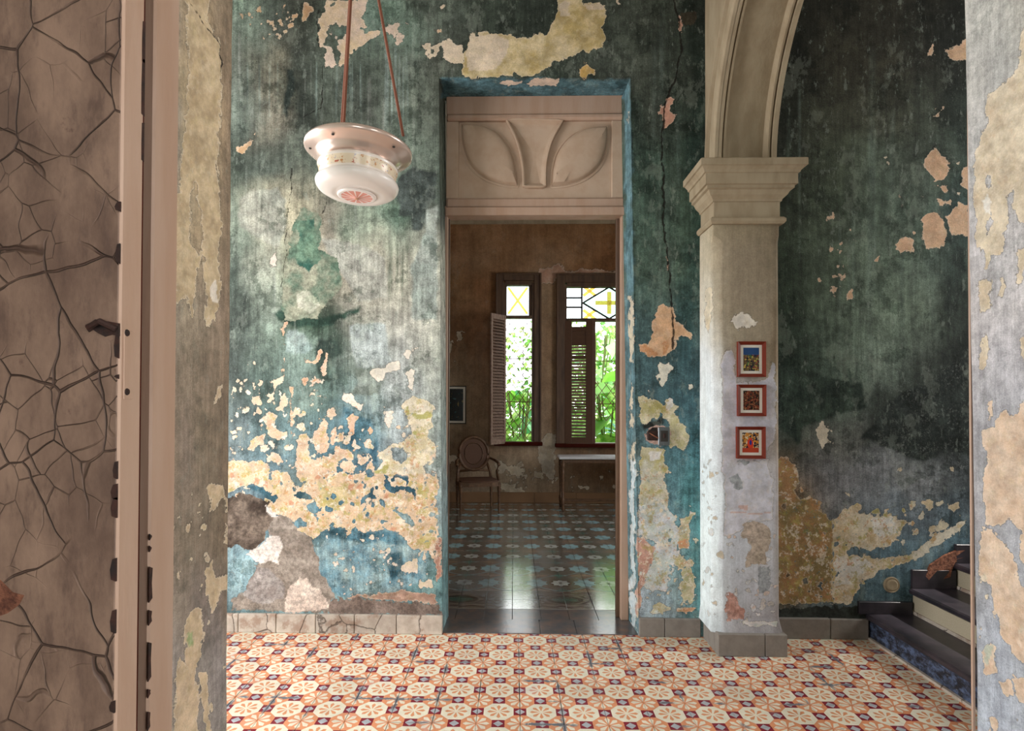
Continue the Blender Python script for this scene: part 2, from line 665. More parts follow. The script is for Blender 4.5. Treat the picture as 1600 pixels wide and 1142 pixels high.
def peel(name, S, streak=.5, spec=.25, wob=17., grain=.5, rough=.85, stain=.75, var=.8):
    """old painted plaster: paint layer, layer that shows where it has flaked, cement and patch layer, cracks"""
    t = T(name)
    bc, ba, _ = t.attr('base')
    c1, f1, _ = t.attr('u1')
    c2, f2, _ = t.attr('u2')
    _, _, ck = t.attr('crk')
    q = 1. / S
    w = t.noise(.11 * q, 9, .68)
    w2 = t.noise(.035 * q, 6, .6)
    wv = (w - .5) * wob + (w2 - .5) * (wob * .8)
    g1 = f1 + wv
    g2 = f2 + (t.noise(.13 * q, 9, .68, vec=t.vadd(t.pos(), (3.1, 7.7, 1.3))) - .5) * wob
    m1 = t.step(g1, -.45, .45)
    m2 = t.step(g2, -.6, .6)
    _, _, mo = t.attr('mot')
    P_ = t.pos()
    n1 = t.step(t.noise(.05 * q, 8, .68), .30, .70)
    st = t.step(t.noise(.15 * q, 8, .72, st=(1, 1, .075)), .30, .70)
    fine = t.step(t.noise(.5 * q, 4, .65), .25, .75)
    k = t.math('MULTIPLY_ADD', n1, var, 1 - var * .5)
    k = k * t.math('MULTIPLY_ADD', st, 1.1 * streak, 1 - .55 * streak)
    k = k * t.math('MULTIPLY_ADD', fine, .8 * grain, 1 - .4 * grain)
    base = t.mix(1., bc, t.comb(k, k, k), 'MULTIPLY')
    # stains with edges of their own
    s1 = t.step(t.noise(.016 * q, 12, .74, vec=t.vadd(P_, (5.3, 1.9, 3.2))), .545, .575)
    s2 = t.step(t.noise(.02 * q, 12, .76, vec=t.vadd(P_, (1.2, 6.1, 8.8)), st=(1, 1, .6)), .55, .59)
    s3 = t.step(t.noise(.06 * q, 10, .78, vec=t.vadd(P_, (7.7, 3.3, .9)), st=(1, 1, .45)), .57, .62)
    dk = t.mix(1., base, (.42, .46, .44, 1), 'MULTIPLY')
    base = t.mix(s1 * stain, base, dk)
    lt = t.mix(.35, t.mix(1., base, (1.5, 1.5, 1.45, 1), 'MULTIPLY'), '#8f968c')
    base = t.mix(s2 * stain * .75, base, lt)
    base = t.mix(s3 * stain * .45, base, '#97a096')
    scr = t.step(t.noise(.3 * q, 6, .75, st=(1, 1, .14), vec=t.vadd(P_, (1.7, 2.2, .4))), .60, .70)
    base = t.mix(scr * .35 * streak, base, '#a9b4aa')
    spm = t.step(t.noise(.05 * q, 5, .7, vec=t.vadd(P_, (9, 1, 2))), .40, .62)
    spk = t.step(t.noise(.22 * q, 9, .85, vec=t.vadd(P_, (9, 4, 2))), .52, .60) * ba * spm
    base = t.mix(spk * .85, base, '#c3c8c2')
    dsp = t.step(t.noise(.24 * q, 9, .85, vec=t.vadd(P_, (2, 14, 5))), .55, .62) * ba
    base = t.mix(dsp * .55, base, '#20302e')
    ku = t.math('MULTIPLY_ADD', n1, .42, .78) * t.math('MULTIPLY_ADD', fine, .4 * grain, 1 - .2 * grain)
    under = c1
    v1 = t.step(t.noise(.07 * q, 10, .75, vec=t.vadd(P_, (2.2, 8.1, 4.4))), .53, .58) * mo
    under = t.mix(v1 * .8, under, '#a89c5c')
    v2 = t.step(t.noise(.09 * q, 10, .75, vec=t.vadd(P_, (6.2, 2.1, 1.4))), .54, .58) * mo
    under = t.mix(v2 * .85, under, '#dfd3c2')
    v3 = t.step(t.noise(.10 * q, 10, .75, vec=t.vadd(P_, (3.9, 5.5, 9.4))), .57, .61) * mo
    under = t.mix(v3 * .8, under, '#b98558')
    v4 = t.step(t.noise(.12 * q, 10, .78, vec=t.vadd(P_, (8.9, .5, 6.4))), .585, .615) * mo
    under = t.mix(v4 * .8, under, '#56818e')
    under = t.mix(1., under, t.comb(ku, ku, ku), 'MULTIPLY')
    edge = t.step(g1.abs(), 2.2, .2)
    col = t.mix(m1, base, under)
    col = t.mix(edge * m1 * .45, col, '#e2d6c4')
    col = t.mix(t.step(g1.abs(), 1.6, .0) * (1 - m1) * .45, col, '#1d2422')
    f2c = t.mix(1., c2, t.comb(ku, ku, ku), 'MULTIPLY')
    pit = t.step(t.noise(.16 * q, 9, .82, vec=t.vadd(t.pos(), (4, 1, 8))), .38, .60)
    kp = t.math('MULTIPLY_ADD', pit, .6, .68)
    f2c = t.mix(1., f2c, t.comb(kp, kp, kp), 'MULTIPLY')
    col = t.mix(m2, col, f2c)
    cr = t.step(ck + (w - .5) * 5., 1.1, .2)
    col = t.mix(cr * .9, col, '#1a1512')
    h = m1 * -.9 + m2 * -.5 + n1 * .5 + fine * .25 - cr * 1.2
    return t.out(col, rough, 0, t.bump(h, .0035 * S / .004, .8), spec)


# ------------------------------------------------------------------ materials
M = {}
M['wall'] = peel('peeling_wall_paint', .004, streak=.55, grain=.75)
M['pier'] = peel('peeling_pier_paint', .0038, streak=.2, grain=.3, stain=.1, var=.22)
M['jamb'] = peel('peeling_jamb_paint', .0012, streak=.35, grain=.5, stain=.3, var=.5)
M['rear'] = peel('stained_brown_plaster', .0092, streak=.25, grain=.35, stain=.25, var=.4)
M['cream'] = plain('cream_moulding', '#ab9b81', .8, var=.35, sc=12, bump=.004, h2='#8a7a62', st=(1, 1, .3))
M['plain_plaster'] = plain('plain_plaster', '#8c8f84', .9, var=.25, sc=3, bump=.002)
M['ceil'] = plain('ceiling_plaster', '#a79f90', .9, var=.15, sc=2)
M['wood_pink'] = plain('pale_painted_wood', '#b39784', .6, var=.3, sc=14, bump=.002, h2='#9d7f6b', st=(1, 1, .15))
M['panel'] = plain('carved_panel_paint', '#b9a18c', .6, var=.25, sc=10, bump=.0015, h2='#a58c77')
M['wood_dark'] = plain('dark_brown_wood', '#4a3324', .55, var=.4, sc=20, bump=.001, st=(1, 1, .15), h2='#5e4632')
M['wood_red'] = plain('dark_red_wood', '#40150c', .85, var=.4, sc=20, st=(1, 1, .15), spec=.1)
M['mahogany'] = plain('reddish_frame_wood', '#6e2715', .5, var=.3, sc=40, spec=.25)
M['gilt'] = plain('worn_brown_wood', '#523824', .5, var=.4, sc=30, h2='#6b4d34')
M['cane'] = plain('woven_cane', '#553520', .6, var=.4, sc=90)
M['marble'] = plain('white_marble', '#d8d8dc', .25, var=.1, sc=8)
M['shutter'] = plain('weathered_shutter', '#846a5c', .6, var=.3, sc=25, h2='#9a8474')
M['shutter_dark'] = plain('brown_shutter', '#5a3c29', .5, var=.3, sc=25)
M['iron'] = plain('rusty_iron', '#6b3426', .7, var=.4, sc=60)
M['lead'] = plain('lead_came', '#2b2723', .6)
M['rust'] = plain('rusted_black_metal', '#1d100b', .8, var=.5, sc=60, h2='#381a0f', bump=.002)
M['steel'] = plain('grey_metal_plate', '#6d7376', .4, .7, var=.3, sc=50)
M['white_glass'] = plain('milk_glass', '#e9dfd8', .22, var=.04, sc=5)
M['chrome'] = plain('pinkish_plated_metal', '#d9c2b5', .25, .55, var=.1, sc=6)
M['cord'] = plain('brown_cord', '#7d4a35', .8, var=.3, sc=200)
M['mat_card'] = plain('white_mat_card', '#dcd6cc', .8, var=.05)
M['black'] = plain('black_frame', '#17130f', .4, var=.2)
M['grout'] = plain('dark_joint', '#4c4540', .95, var=.4, sc=40)
M['stone'] = plain('grey_skirting_stone', '#8d8780', .7, var=.25, sc=16, bump=.002, h2='#77706a')
M['stone_pale'] = plain('pale_skirting_stone', '#b7aca0', .7, var=.25, sc=14, bump=.002, h2='#a08f82')


def m_stone():
    t = T('cracked_pale_skirting_stone')
    p_ = t.vadd(t.pos(), (0, 0, 0))
    n_ = t.noise(12, 8, .65)
    r = t.rand()
    c = t.mix(t.step(n_, .3, .7), '#a3968a', '#c3b8ac')
    c = t.mix(t.step(t.noise(7, 8, .7, vec=t.vadd(p_, (4, 2, 1))), .52, .62) * .6, c, '#8a6a55')
    ck = t.step(t.voro(4.6, 'DISTANCE_TO_EDGE', t.vadd(p_, t.scale(E(t, t.comb(n_, n_, n_).s), (.06, .06, .06)))), .020, .004)
    c = t.mix(ck * .75, c, '#4a3d34')
    k = t.math('MULTIPLY_ADD', r, .3, .85)
    c = t.mix(1., c, t.comb(k, k, k), 'MULTIPLY')
    return t.out(c, .7, 0, t.bump(n_ - ck, .003))


M['stone_pale'] = m_stone()
M['step_dark'] = plain('worn_black_step', '#232229', .35, var=.5, sc=8, h2='#39333a', bump=.001)
M['step_cream'] = plain('speckled_cream_riser', '#b9ae98', .6, var=.15, sc=150, h2='#a79c86')
M['yellow_glass'] = plain('amber_glass_strip', '#b89a4e', .4)


def m_step_blue():
    t = T('worn_blue_black_riser')
    n = t.noise(30, 9, .75, st=(1, .6, 1))
    c = t.mix(t.step(n, .42, .66), '#1b1d26', '#5a6a8a')
    c = t.mix(t.step(t.noise(120, 5, .7), .62, .7) * .6, c, '#b9b6b4')
    return t.out(c, .5, 0, t.bump(n, .002))


M['step_blue'] = m_step_blue()


def m_terra():
    t = T('broken_brick')
    n = t.noise(40, 8, .7)
    c = t.mix(t.step(n, .35, .65), '#5a2f1f', '#a0674c')
    return t.out(c, .95, 0, t.bump(n, .02))


M['brick'] = m_terra()


def m_leafwood():
    """dark alligatored varnish of the door leaf"""
    t = T('crazed_brown_door_paint')
    p = t.pos()
    wn_ = t.n('ShaderNodeTexNoise')
    wn_.inputs['Scale'].default_value = 7
    wn_.inputs['Detail'].default_value = 3
    t.t.links.new(p.s, wn_.inputs['Vector'])
    wv = E(t, wn_.outputs['Color'])
    off = t.n('ShaderNodeVectorMath', operation='MULTIPLY_ADD')
    t.t.links.new(wv.s, off.inputs[0])
    off.inputs[1].default_value = (.05, .05, .05)
    t.t.links.new(p.s, off.inputs[2])
    v = E(t, off.outputs[0])
    d1 = t.voro(13, 'DISTANCE_TO_EDGE', v, (1, 1, .85))
    d2 = t.voro(27, 'DISTANCE_TO_EDGE', t.vadd(v, (3, 1, 2)), (1, 1, .8))
    sel = t.step(t.noise(5, 3, .5), .48, .6)
    pm_ = t.step(t.noise(9, 3, .5, vec=t.vadd(p, (2, 5, 1))), .36, .52)
    k1 = t.step(d1 + (t.noise(16, 4, .6) - .5) * .03, .017, .003) * pm_
    k2 = t.step(d2 + (t.noise(30, 4, .6) - .5) * .03, .017, .003) * sel * .8
    cr = k1.max(k2)
    n = t.noise(9, 8, .68, st=(1, 1, .5))
    f = t.noise(60, 6, .7, st=(1, 1, .3))
    c = t.mix(t.step(n, .3, .7), '#5a4336', '#8a6f5d')
    c = t.mix(t.step(f, .5, .7) * .55, c, '#46322a')
    c = t.mix(t.step(t.noise(5, 8, .7, vec=t.vadd(p, (9, 2, 4)), st=(1, 1, .5)), .5, .65) * .45, c, '#3f2c23')
    c = t.mix(t.step(t.noise(24, 6, .7, vec=t.vadd(p, (5, 5, 5))), .64, .72) * .7, c, '#4a3128')
    c = t.mix(cr * .82, c, '#3a241a')
    h = f * .15 + n * .3 - cr * 1.
    return t.out(c, .6, 0, t.bump(h, .004))


M['door_leaf'] = m_leafwood()


def m_hall_tile():
    t = T('patterned_cement_tile')
    x, y, z = t.xyz(t.local())
    a = (x * 10.).abs()
    b = (y * 10.).abs()
    oct_ = a.max(b).max((a + b) * .7071)

    def star(u0, v0, w1, w2, r):
        rr = t.math('SQRT', u0 * u0 + v0 * v0)
        th = t.math('ARCTAN2', v0, u0)
        ph = t.math('SUBTRACT', t.math('FLOORED_MODULO', th + math.pi / 8, math.pi / 4), math.pi / 8)
        u = rr * t.math('COSINE', ph)
        v = (rr * t.math('SINE', ph)).abs()
        lim = ((u - .07) * w1).min((r - u) * w2)
        return t.step(v - lim, .012, -.012)
    ca, cb = 1. - a, 1. - b
    fl = star(x * 10., y * 10., .27, .85, .55)
    st = star(ca, cb, .31, .85, .62)
    sq = ca.max(b).min(a.max(cb))
    dm = (ca + b).min(a + cb)
    p = t.pos()
    n = t.noise(25, 6, .65)
    r = t.rand()
    c = t.mix(st, '#d08a62', '#d9cfbc')
    c = t.mix(oct_ < .715, c, t.mix(fl, '#d9d2be', '#cf8c63'))
    c = t.mix(sq < .295, c, t.mix(dm < .235, '#7a1226', '#a3a8ae'))
    k = t.math('MULTIPLY_ADD', n, .5, .75) * t.math('MULTIPLY_ADD', r, .22, .89)
    c = t.mix(1., c, t.comb(k, k, k), 'MULTIPLY')
    # worn faces and cement smeared over broken joints
    wear = t.step(t.noise(3.2, 3, .5, vec=t.vadd(p, (0.6, 2.1, 0))), .54, .60)
    jt = t.step(a.max(b) + (t.noise(30, 6, .7) - .5) * .6, .89, .94)
    c = t.mix(wear * jt, c, '#6d7077')
    c = t.mix(t.step(t.noise(70, 5, .7, vec=t.vadd(p, (8, 3, 0))), .63, .70) * .45, c, '#8b8078')
    c = t.mix(t.step(t.noise(6, 4, .6, vec=t.vadd(p, (1, 8, 0))), .58, .75) * .3, c, '#b9a7b0')
    return t.out(c, t.math('MULTIPLY_ADD', n, .25, .38), 0, t.bump(n, .0012), .35)


M['hall_tile'] = m_hall_tile()
BP = .193
BX0, BY0 = -.005, 4.008


def m_back_tile():
    t = T('blue_brown_cement_tile')
    x, y, z = t.xyz(t.pos())
    u = (t.math('FLOORED_MODULO', (x - BX0) / BP + 1., 2.) - 1.).abs()
    v = (t.math('FLOORED_MODULO', (y - (BY0 + 3 * BP)) / BP + 1., 2.) - 1.).abs()

    def star(u0, v0, w1, w2, r, rot=0.):
        rr = t.math('SQRT', u0 * u0 + v0 * v0)
        th = t.math('ARCTAN2', v0, u0)
        ph = t.math('FLOORED_MODULO', th + math.pi / 8 + rot, math.pi / 4) - math.pi / 8
        uu = rr * t.math('COSINE', ph)
        vv = (rr * t.math('SINE', ph)).abs()
        return t.step(vv - ((uu - .04) * w1).min((r - uu) * w2), .015, -.015)
    r0 = t.math('SQRT', u * u + v * v)
    u1, v1 = 1. - u, 1. - v
    c = t.mix(t.step(r0, .95, .85), '#87938f', '#77756b')
    c = t.mix((r0 - .88).abs() < .035, c, '#4a2a2a')
    c = t.mix((r0 - .70).abs() < .03, c, '#3a1f20')
    c = t.mix(t.step(r0, .62, .58), c, '#6f5445')
    c = t.mix((r0 - .52).abs() < .03, c, '#4f7a72')
    c = t.mix(t.step(r0, .44, .40), c, '#33201f')
    c = t.mix(star(u, v, .5, .9, .42), c, '#c3c9c4')
    # light blue star between the flowers, green bud across, outlined lozenge at the crossing
    s1 = u1 + v * 1.0
    c = t.mix(star(u1, v, .6, 1.0, .5, .39), c, '#9cc3cb')
    c = t.mix((u * 1.5 + v1) < .36, c, '#4f8078')
    dz = u1 * .62 + v1
    c = t.mix(dz < .42, c, '#4a2329')
    c = t.mix(dz < .34, c, '#98806c')
    n = t.noise(20, 6, .65)
    wear = t.step(t.noise(1.5, 3, .5) * 1. - (x - .0).abs() * .35 - (y - 4.5) * .06, .36, .52)
    c = t.mix(wear * .55, c, '#7d858b')
    k = t.math('MULTIPLY_ADD', n, .5, .75) * t.math('MULTIPLY_ADD', t.rand(), .3, .85)
    c = t.mix(1., c, t.comb(k, k, k), 'MULTIPLY')
    return t.out(c, t.math('MULTIPLY_ADD', n, .14, .10), 0, t.bump(t.noise(30, 4, .6), .0006), .9, Coat_Weight=1., Coat_Roughness=.13, Coat_IOR=1.7)


def m_border_tile():
    t = T('border_cement_tile')
    x, y, z = t.xyz(t.pos())
    u = (t.math('FLOORED_MODULO', (x - BX0) / BP + 1., 2.) - 1.)
    v = (y - (BY0 + BP)) / BP
    ua = u.abs()
    c = lin4('#7b7168')
    el = t.math('SQRT', (u * u) / .36 + (v * v) / .12)
    c = t.mix((el - 1.).abs() < .16, c, '#2c1c1a')
    c = t.mix(el < .8, c, '#3f5a50')
    ud = 1. - ua
    c = t.mix(((ud - v.abs() * .9).abs() < .06) * (v.abs() < .42), c, '#2c1c1a')
    c = t.mix((ud < .05) * (v.abs() < .42), c, '#2c1c1a')
    c = t.mix((v.abs() - .46).abs() < .025, c, '#2c1c1a')
    wv = t.math('SINE', u * 9.42) * .07
    c = t.mix((v.abs() - .74 - wv).abs() < .06, c, '#3a2420')
    n = t.noise(20, 6, .65)
    wear = t.step(t.noise(1.5, 3, .5) * 1. - (x - .0).abs() * .35, .36, .5)
    c = t.mix(wear * .6, c, '#7d858b')
    k = t.math('MULTIPLY_ADD', n, .5, .75)
    c = t.mix(1., c, t.comb(k, k, k), 'MULTIPLY')
    return t.out(c, t.math('MULTIPLY_ADD', n, .14, .10), 0, t.bump(t.noise(30, 4, .6), .0006), .9, Coat_Weight=1., Coat_Roughness=.13, Coat_IOR=1.7)


M['back_tile'] = m_back_tile()
M['border_tile'] = m_border_tile()
M['slab'] = plain('dark_threshold_stone', '#565659', .16, var=.4, sc=9, h2='#63554f', bump=.0008)

# ------------------------------------------------------------------ dimensions of the place
W = 3.57          # main wall of the hall
TW = .38          # its thickness
YF = 1.02         # hall face of the front wall
YR = 8.2          # far wall of the back room
HC = 4.35         # ceilings
HL = -2.6         # left wall of the hall
HR = 5.2


def doorL(z): return -.444 + (-.48 + .444) * z / 3.51


def doorR(z): return .784 + (.731 - .784) * z / 3.51


ZD = 3.508
XP0, XP1, YP = 1.165, 1.55, 3.34       # pier

# ------------------------------------------------------------------ floors, ceiling
fl = MB().box((HL - .2, YF - .36, -.2), (HR, W + .02, -.012)).build('floor', M['grout'])
tag(fl, 'hall floor of orange, cream and purple patterned tiles', 'floor', kind='structure')
tile = MB().cbox((-.0992, -.0992, -.014), (.0992, .0992, 0), .0012).mesh('tile', M['hall_tile'])
FX0, FY0 = -.2663, 3.4865
for r in range(0, 13):
    for c in range(-12, 13):
        x, y = FX0 + .2 * c, FY0 - .2 * r
        if y < 1.0 or x > 2.3 or (r > 7 and c < -7): continue
        o = obj('tile', tile, fl, (x, y, rnd.uniform(-.0006, .0006)), (rnd.uniform(-.003, .003), rnd.uniform(-.003, .003), 0))
        o.scale = [1 - rnd.random() ** 3 * .022] * 2 + [1]
fb = MB().box((-2.4, W - .06, -.2), (3.4, YR, -.012)).build('floor_back', M['grout'])
tag(fb, 'glossy patterned tile floor of the room behind the doorway', 'floor', kind='structure')
tme = MB().cbox((-BP / 2 + .0016, -BP / 2 + .0016, -.014), (BP / 2 - .0016, BP / 2 - .0016, 0), .0012)
tb = [tme.mesh('tile', M[k]) for k in ('back_tile', 'border_tile', 'slab')]
for r in range(-1, 22):
    for c in range(-6, 8):
        x = BX0 + BP * (c + .5)
        y = BY0 + BP * (r + .5)
        if y > YR - .03: continue
        if r < 1 and (c < -3 or c > 4) or r < 8 and (c < -4 or c > 5): continue
        obj('tile', tb[2 if r < 0 else 1 if r < 2 else 0], fb, (x, y, rnd.uniform(-.0005, .0005)), (rnd.uniform(-.002, .002), rnd.uniform(-.002, .002), 0))
thr = empty('threshold', (0, W + .1, 0))
tag(thr, 'dark worn stone sill across the doorway', 'door sill', kind='structure')
for x0, x1 in ((-.52, .172), (.176, .402), (.406, .84)):
    MB().cbox((x0, W + .012 - W - .1, -.02), (x1, BY0 - BP - .004 - W - .1, .004), .003).build('slab', M['slab'], thr)

ce = MB().box((HL - .3, -3.4, HC), (HR + .1, YR + .3, HC + .2)).build('ceiling', M['ceil'])
tag(ce, 'plain plaster ceiling above the hall and rooms', 'ceiling', kind='structure')
fr = MB().box((-2.2, -3.3, -.2), (2.6, YF - .36, -.004)).build('floor_front', M['slab'])
tag(fr, 'dark floor of the room the picture is taken from', 'floor', kind='structure')

# ------------------------------------------------------------------ main wall, dense sheet that carries the paint layers
xs = np.concatenate([np.arange(HL, -1.9, .05), np.arange(-1.9, -.46, .0075), np.linspace(-.46, .76, 120)[:-1], np.arange(.76, XP0 + .02, .0075), np.arange(XP0 + .03, 1.5, .05), np.arange(1.5, 2.85, .0075), np.arange(2.9, HR, .06)])
zs = np.concatenate([np.arange(0, ZD, .0075), np.arange(ZD, 4.05, .0075), [4.1, 4.2, HC + .02]])
xs = np.unique(np.round(xs, 5))
zs = np.unique(np.round(zs, 5))
iL = int(np.argmin(abs(xs + .46)))
iR = int(np.argmin(abs(xs - .76)))
iT = int(np.argmin(abs(zs - ZD)))
XX, ZZ = np.meshgrid(xs, zs, indexing='ij')
L0, R0 = xs[iL], xs[iR]
zc = np.minimum(ZZ, ZD)
kk = np.clip((XX + 1.9) / (L0 + 1.9), 0, None)
Xn = XX.copy()
a = (XX > -1.9) & (XX <= L0)
Xn[a] = (-1.9 + (XX + 1.9) / (L0 + 1.9) * (doorL(zc) + 1.9))[a]
a = (XX > L0) & (XX < R0)
Xn[a] = (doorL(zc) + (XX - L0) / (R0 - L0) * (doorR(zc) - doorL(zc)))[a]
a = (XX >= R0) & (XX < XP0)
Xn[a] = (doorR(zc) + (XX - R0) / (XP0 - R0) * (XP0 - doorR(zc)))[a]
mask = np.ones((len(xs) - 1, len(zs) - 1), bool)
mask[iL:iR, :iT] = False
und = (fbm(Xn * 2.2, ZZ * 2.2, 5, 4)) * .008
Pw = np.stack([Xn, W + und, ZZ], -1)
wallb = grid_object('wall_back', Pw, M['wall'], None, mask, flip=False)
tag(wallb, 'green hall wall with flaking paint and stained plaster', 'wall', kind='structure')
core = MB()
core.box((HL - .2, W + .012, -.1), (-.52, W + TW, HC)).box((.83, W + .012, -.1), (HR, W + TW, HC)).box((-.52, W + .012, ZD + .04), (.83, W + TW, HC))
core.build('masonry', M['plain_plaster'], wallb)
# reveals of the doorway
DR = .25


def reveal(name, pa, pb, nu, parent):
    """strip between two edges: pa, pb arrays (n,3)"""
    t_ = np.linspace(0, 1, nu)[:, None, None]
    return grid_object(name, pa[None] * (1 - t_) + pb[None] * t_, M['wall'], parent)


zz = np.linspace(0, ZD, 420)
for nm, fx in (('reveal', doorL), ('reveal', doorR)):
    e0 = np.stack([fx(zz), np.full_like(zz, W - .003), zz], 1)
    e1 = np.stack([fx(zz) * (1 if fx is doorL else 1.0) + (0.004 if fx is doorL else -.012), np.full_like(zz, W + DR + .05), zz], 1)
    reveal('reveal', e0, e1, 34, wallb)
xx = np.linspace(doorL(ZD), doorR(ZD), 170)
e0 = np.stack([xx, np.full_like(xx, W - .003), np.full_like(xx, ZD)], 1)
e1 = np.stack([xx, np.full_like(xx, W + DR + .05), np.full_like(xx, ZD + .02)], 1)
reveal('reveal', e0, e1, 34, wallb)

# ---- paint survey of the main wall
TA = (360, 0, 4.568)
TB_ = (690, 0, 3.902)
TC = (960, 0, 2.379)
TD = (360, 250, 4.568)
TE = (360, 500, 4.568)
TF = (360, 740, 4.568)
TG = (970, 440, 3.808)
TH = (970, 720, 3.627)
TI = (1180, 0, 2.)
TJ = (1180, 571, 2.)


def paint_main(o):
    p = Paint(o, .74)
    gx = [370, 420, 470, 520, 570, 620, 670, 760, 860, 950, 1010, 1050, 1085, 1150, 1230, 1300, 1380, 1450, 1495]
    gy = [20, 100, 180, 260, 340, 420, 500, 560, 620, 680, 740, 800, 860, 920, 965]
    p.grid(gx, gy, [  # dark colours just right of the pier partly have shade painted in
        '#7d9a92 #44524f #3d443f #46554f #587570 #64827a #505f5a #2f3c36 #2c3833 #3a4640 #39443e #34403a #1d2b27 #222222 #1c1f19 #24261f #2a2b24 #22251f #1a1e1a',
        '#5c6864 #66675b #38423e #4c5b55 #414f4a #556660 #434c47 #34403a #303d37 #3c4843 #3d4842 #36433d #1c2c28 #222222 #1f231c #33342a #34352b #292c26 #1c221f',
        '#62736f #75746a #2f3935 #414d47 #434d49 #5a6b64 #46514b #2c4a45 #2c4a45 #35504a #2f3a34 #30403a #1f3530 #222222 #252b22 #3b4135 #40463a #38433b #24302c',
        '#38453f #44514d #515d57 #3a4b45 #48615a #61766f #50605a #3d5a54 #3d5a54 #3d5a54 #2f4a42 #33493f #213a35 #222222 #2b352a #3d4a3c #46584e #415049 #31443f',
        '#73847a #a8a58f #969480 #85847a #788b7f #5f8074 #424b48 #4d6a62 #4d6a62 #4d6a62 #36524a #38544a #23403a #222222 #2c392c #405042 #45594f #455b53 #2f4749',
        '#42524e #87928a #758069 #989486 #99978c #969a91 #9da49d #456862 #456862 #456862 #3f5c53 #405c53 #2a4a48 #222222 #26362a #475a4c #586f63 #5a7067 #2e3f3c',
        '#3b4744 #70867e #35503f #33473d #90948e #a1a5a1 #9ea39e #456862 #456862 #456862 #406268 #3d5f63 #2b5157 #222222 #22352a #4a5f53 #62796c #55675d #2b3632',
        '#3e4a47 #4a5d57 #6f8982 #3c5249 #84918d #99a1a2 #949b95 #456862 #456862 #456862 #3a5f68 #355a62 #2a515a #222222 #20342a #4a6054 #6d8276 #3f4a44 #212926',
        '#4d5b58 #4a625d #657f79 #59756f #758c8a #a3acad #97a09a #456862 #456862 #456862 #3f6670 #36606a #2c5660 #222222 #20322a #55675b #39433c #2f3833 #1f2622',
        '#64767a #4f6d70 #5d7d82 #4f7884 #5f8590 #9fadb0 #95a19b #4d7a82 #4d7a82 #4d7a82 #5a8790 #447580 #35707a #222222 #4a5549 #6f716c #3a423d #333c39 #2c3533',
        '#6f8187 #5f7d88 #5a7d89 #3d6f82 #3d6f82 #7d9299 #8f9c9a #4d7a82 #4d7a82 #4d7a82 #6a959f #4d8590 #3a7f85 #222222 #7a6a52 #73757a #7f8388 #7b8084 #50585c',
        '#5f8090 #4a788a #4a7888 #3d6f82 #41758a #6f929c #8fa3a5 #4d7a82 #4d7a82 #4d7a82 #86a5b2 #5f93a0 #3f858a #222222 #8a6a48 #7a7d82 #6f7f8b #6a7c88 #566a76',
        '#7fa5b2 #6d97a5 #5f8c9c #5d8c9b #5f8f9c #5c8d9c #6f9699 #4d7a82 #4d7a82 #4d7a82 #93abba #6d9aa5 #45898d #222222 #7d5f3f #6a7a80 #5d7f8f #557888 #4a6b7a',
        '#7da5b2 #7da0aa #6a949f #739fa6 #76a0a6 #4f828c #5d9095 #4d7a82 #4d7a82 #4d7a82 #9aafbc #7fa3ae #4a8c90 #222222 #6a5a3c #5d7580 #4f7482 #3f606a #3a5560',
        '#5a7a80 #6a8a90 #6a8a90 #6f989c #6f989c #6a9095 #6d9095 #4d7a82 #4d7a82 #4d7a82 #93a8b5 #8ba5b0 #5a9095 #222222 #4f5048 #4a524f #4a5a5d #3f5055 #3a4a50'])
    # paint blotches on the left
    p.poly('base', '#39423f', [(1190, 130), (1300, 60), (1470, 90), (1465, 260), (1400, 340), (1400, 450), (1360, 520), (1300, 500), (1290, 410), (1200, 400), (1195, 300)], TD, '#4a5652')
    p.poly('base', '#1d3a2d', [(310, 1085), (370, 1075), (640, 1120), (760, 1105), (935, 1045), (920, 1080), (800, 1140), (640, 1200), (480, 1190), (330, 1150)], TD, '#2a4a3c')
    p.poly('base', '#24352e', [(640, 130), (750, 140), (800, 240), (700, 300), (690, 420), (640, 440), (600, 240)], TE, '#33483f')
    p.poly('base', '#2d3833', [(410, 480), (460, 500), (460, 640), (400, 850), (380, 800), (400, 600)], TA)
    p.poly('base', '#9c9a8a', [(60, 300), (150, 220), (330, 190), (400, 300), (390, 480), (340, 620), (200, 560), (60, 470)], TD, '#8b8e80')
    p.poly('base', '#98968a', [(650, 560), (760, 560), (960, 620), (1100, 700), (1120, 980), (900, 1010), (820, 850), (700, 680)], TD, '#a5a598')
    p.poly('base', '#8f9c93', [(1400, 360), (1480, 330), (1480, 1140), (1300, 1140), (1290, 760), (1400, 520)], TD, '#979f96')
    p.poly('base', '#8fa29d', [(400, 70), (480, 60), (550, 120), (590, 200), (540, 240), (400, 230)], TE, '#7f9894')
    p.poly('base', '#a1acab', [(850, 40), (1100, 20), (1140, 300), (1000, 350), (900, 330), (860, 180)], TE, '#99a4a2')
    p.poly('base', '#5f6b62', [(900, 350), (1000, 340), (1100, 440), (1060, 530), (860, 530), (900, 450)], TE, '#8a978f')
    p.poly('base', '#245468', [(880, 1000), (960, 960), (1050, 880), (1060, 1060), (960, 1110), (890, 1090)], TE, '#3d7088')
    p.poly('base', '#346b80', [(800, 620), (900, 680), (1000, 700), (1060, 880), (900, 960), (800, 880)], TE, '#4f7f90')
    p.poly('base', '#1f5468', [(1110, 0), (1190, 20), (1260, 10), (1330, 110), (1320, 180), (1220, 120), (1120, 200), (920, 215), (990, 130)], TF, '#2f657a')
    p.poly('base', '#2a6072', [(120, 60), (340, 150), (330, 210), (140, 110)], TF)
    p.poly('base', '#2a6072', [(440, 110), (580, 140), (590, 200), (450, 170)], TF)
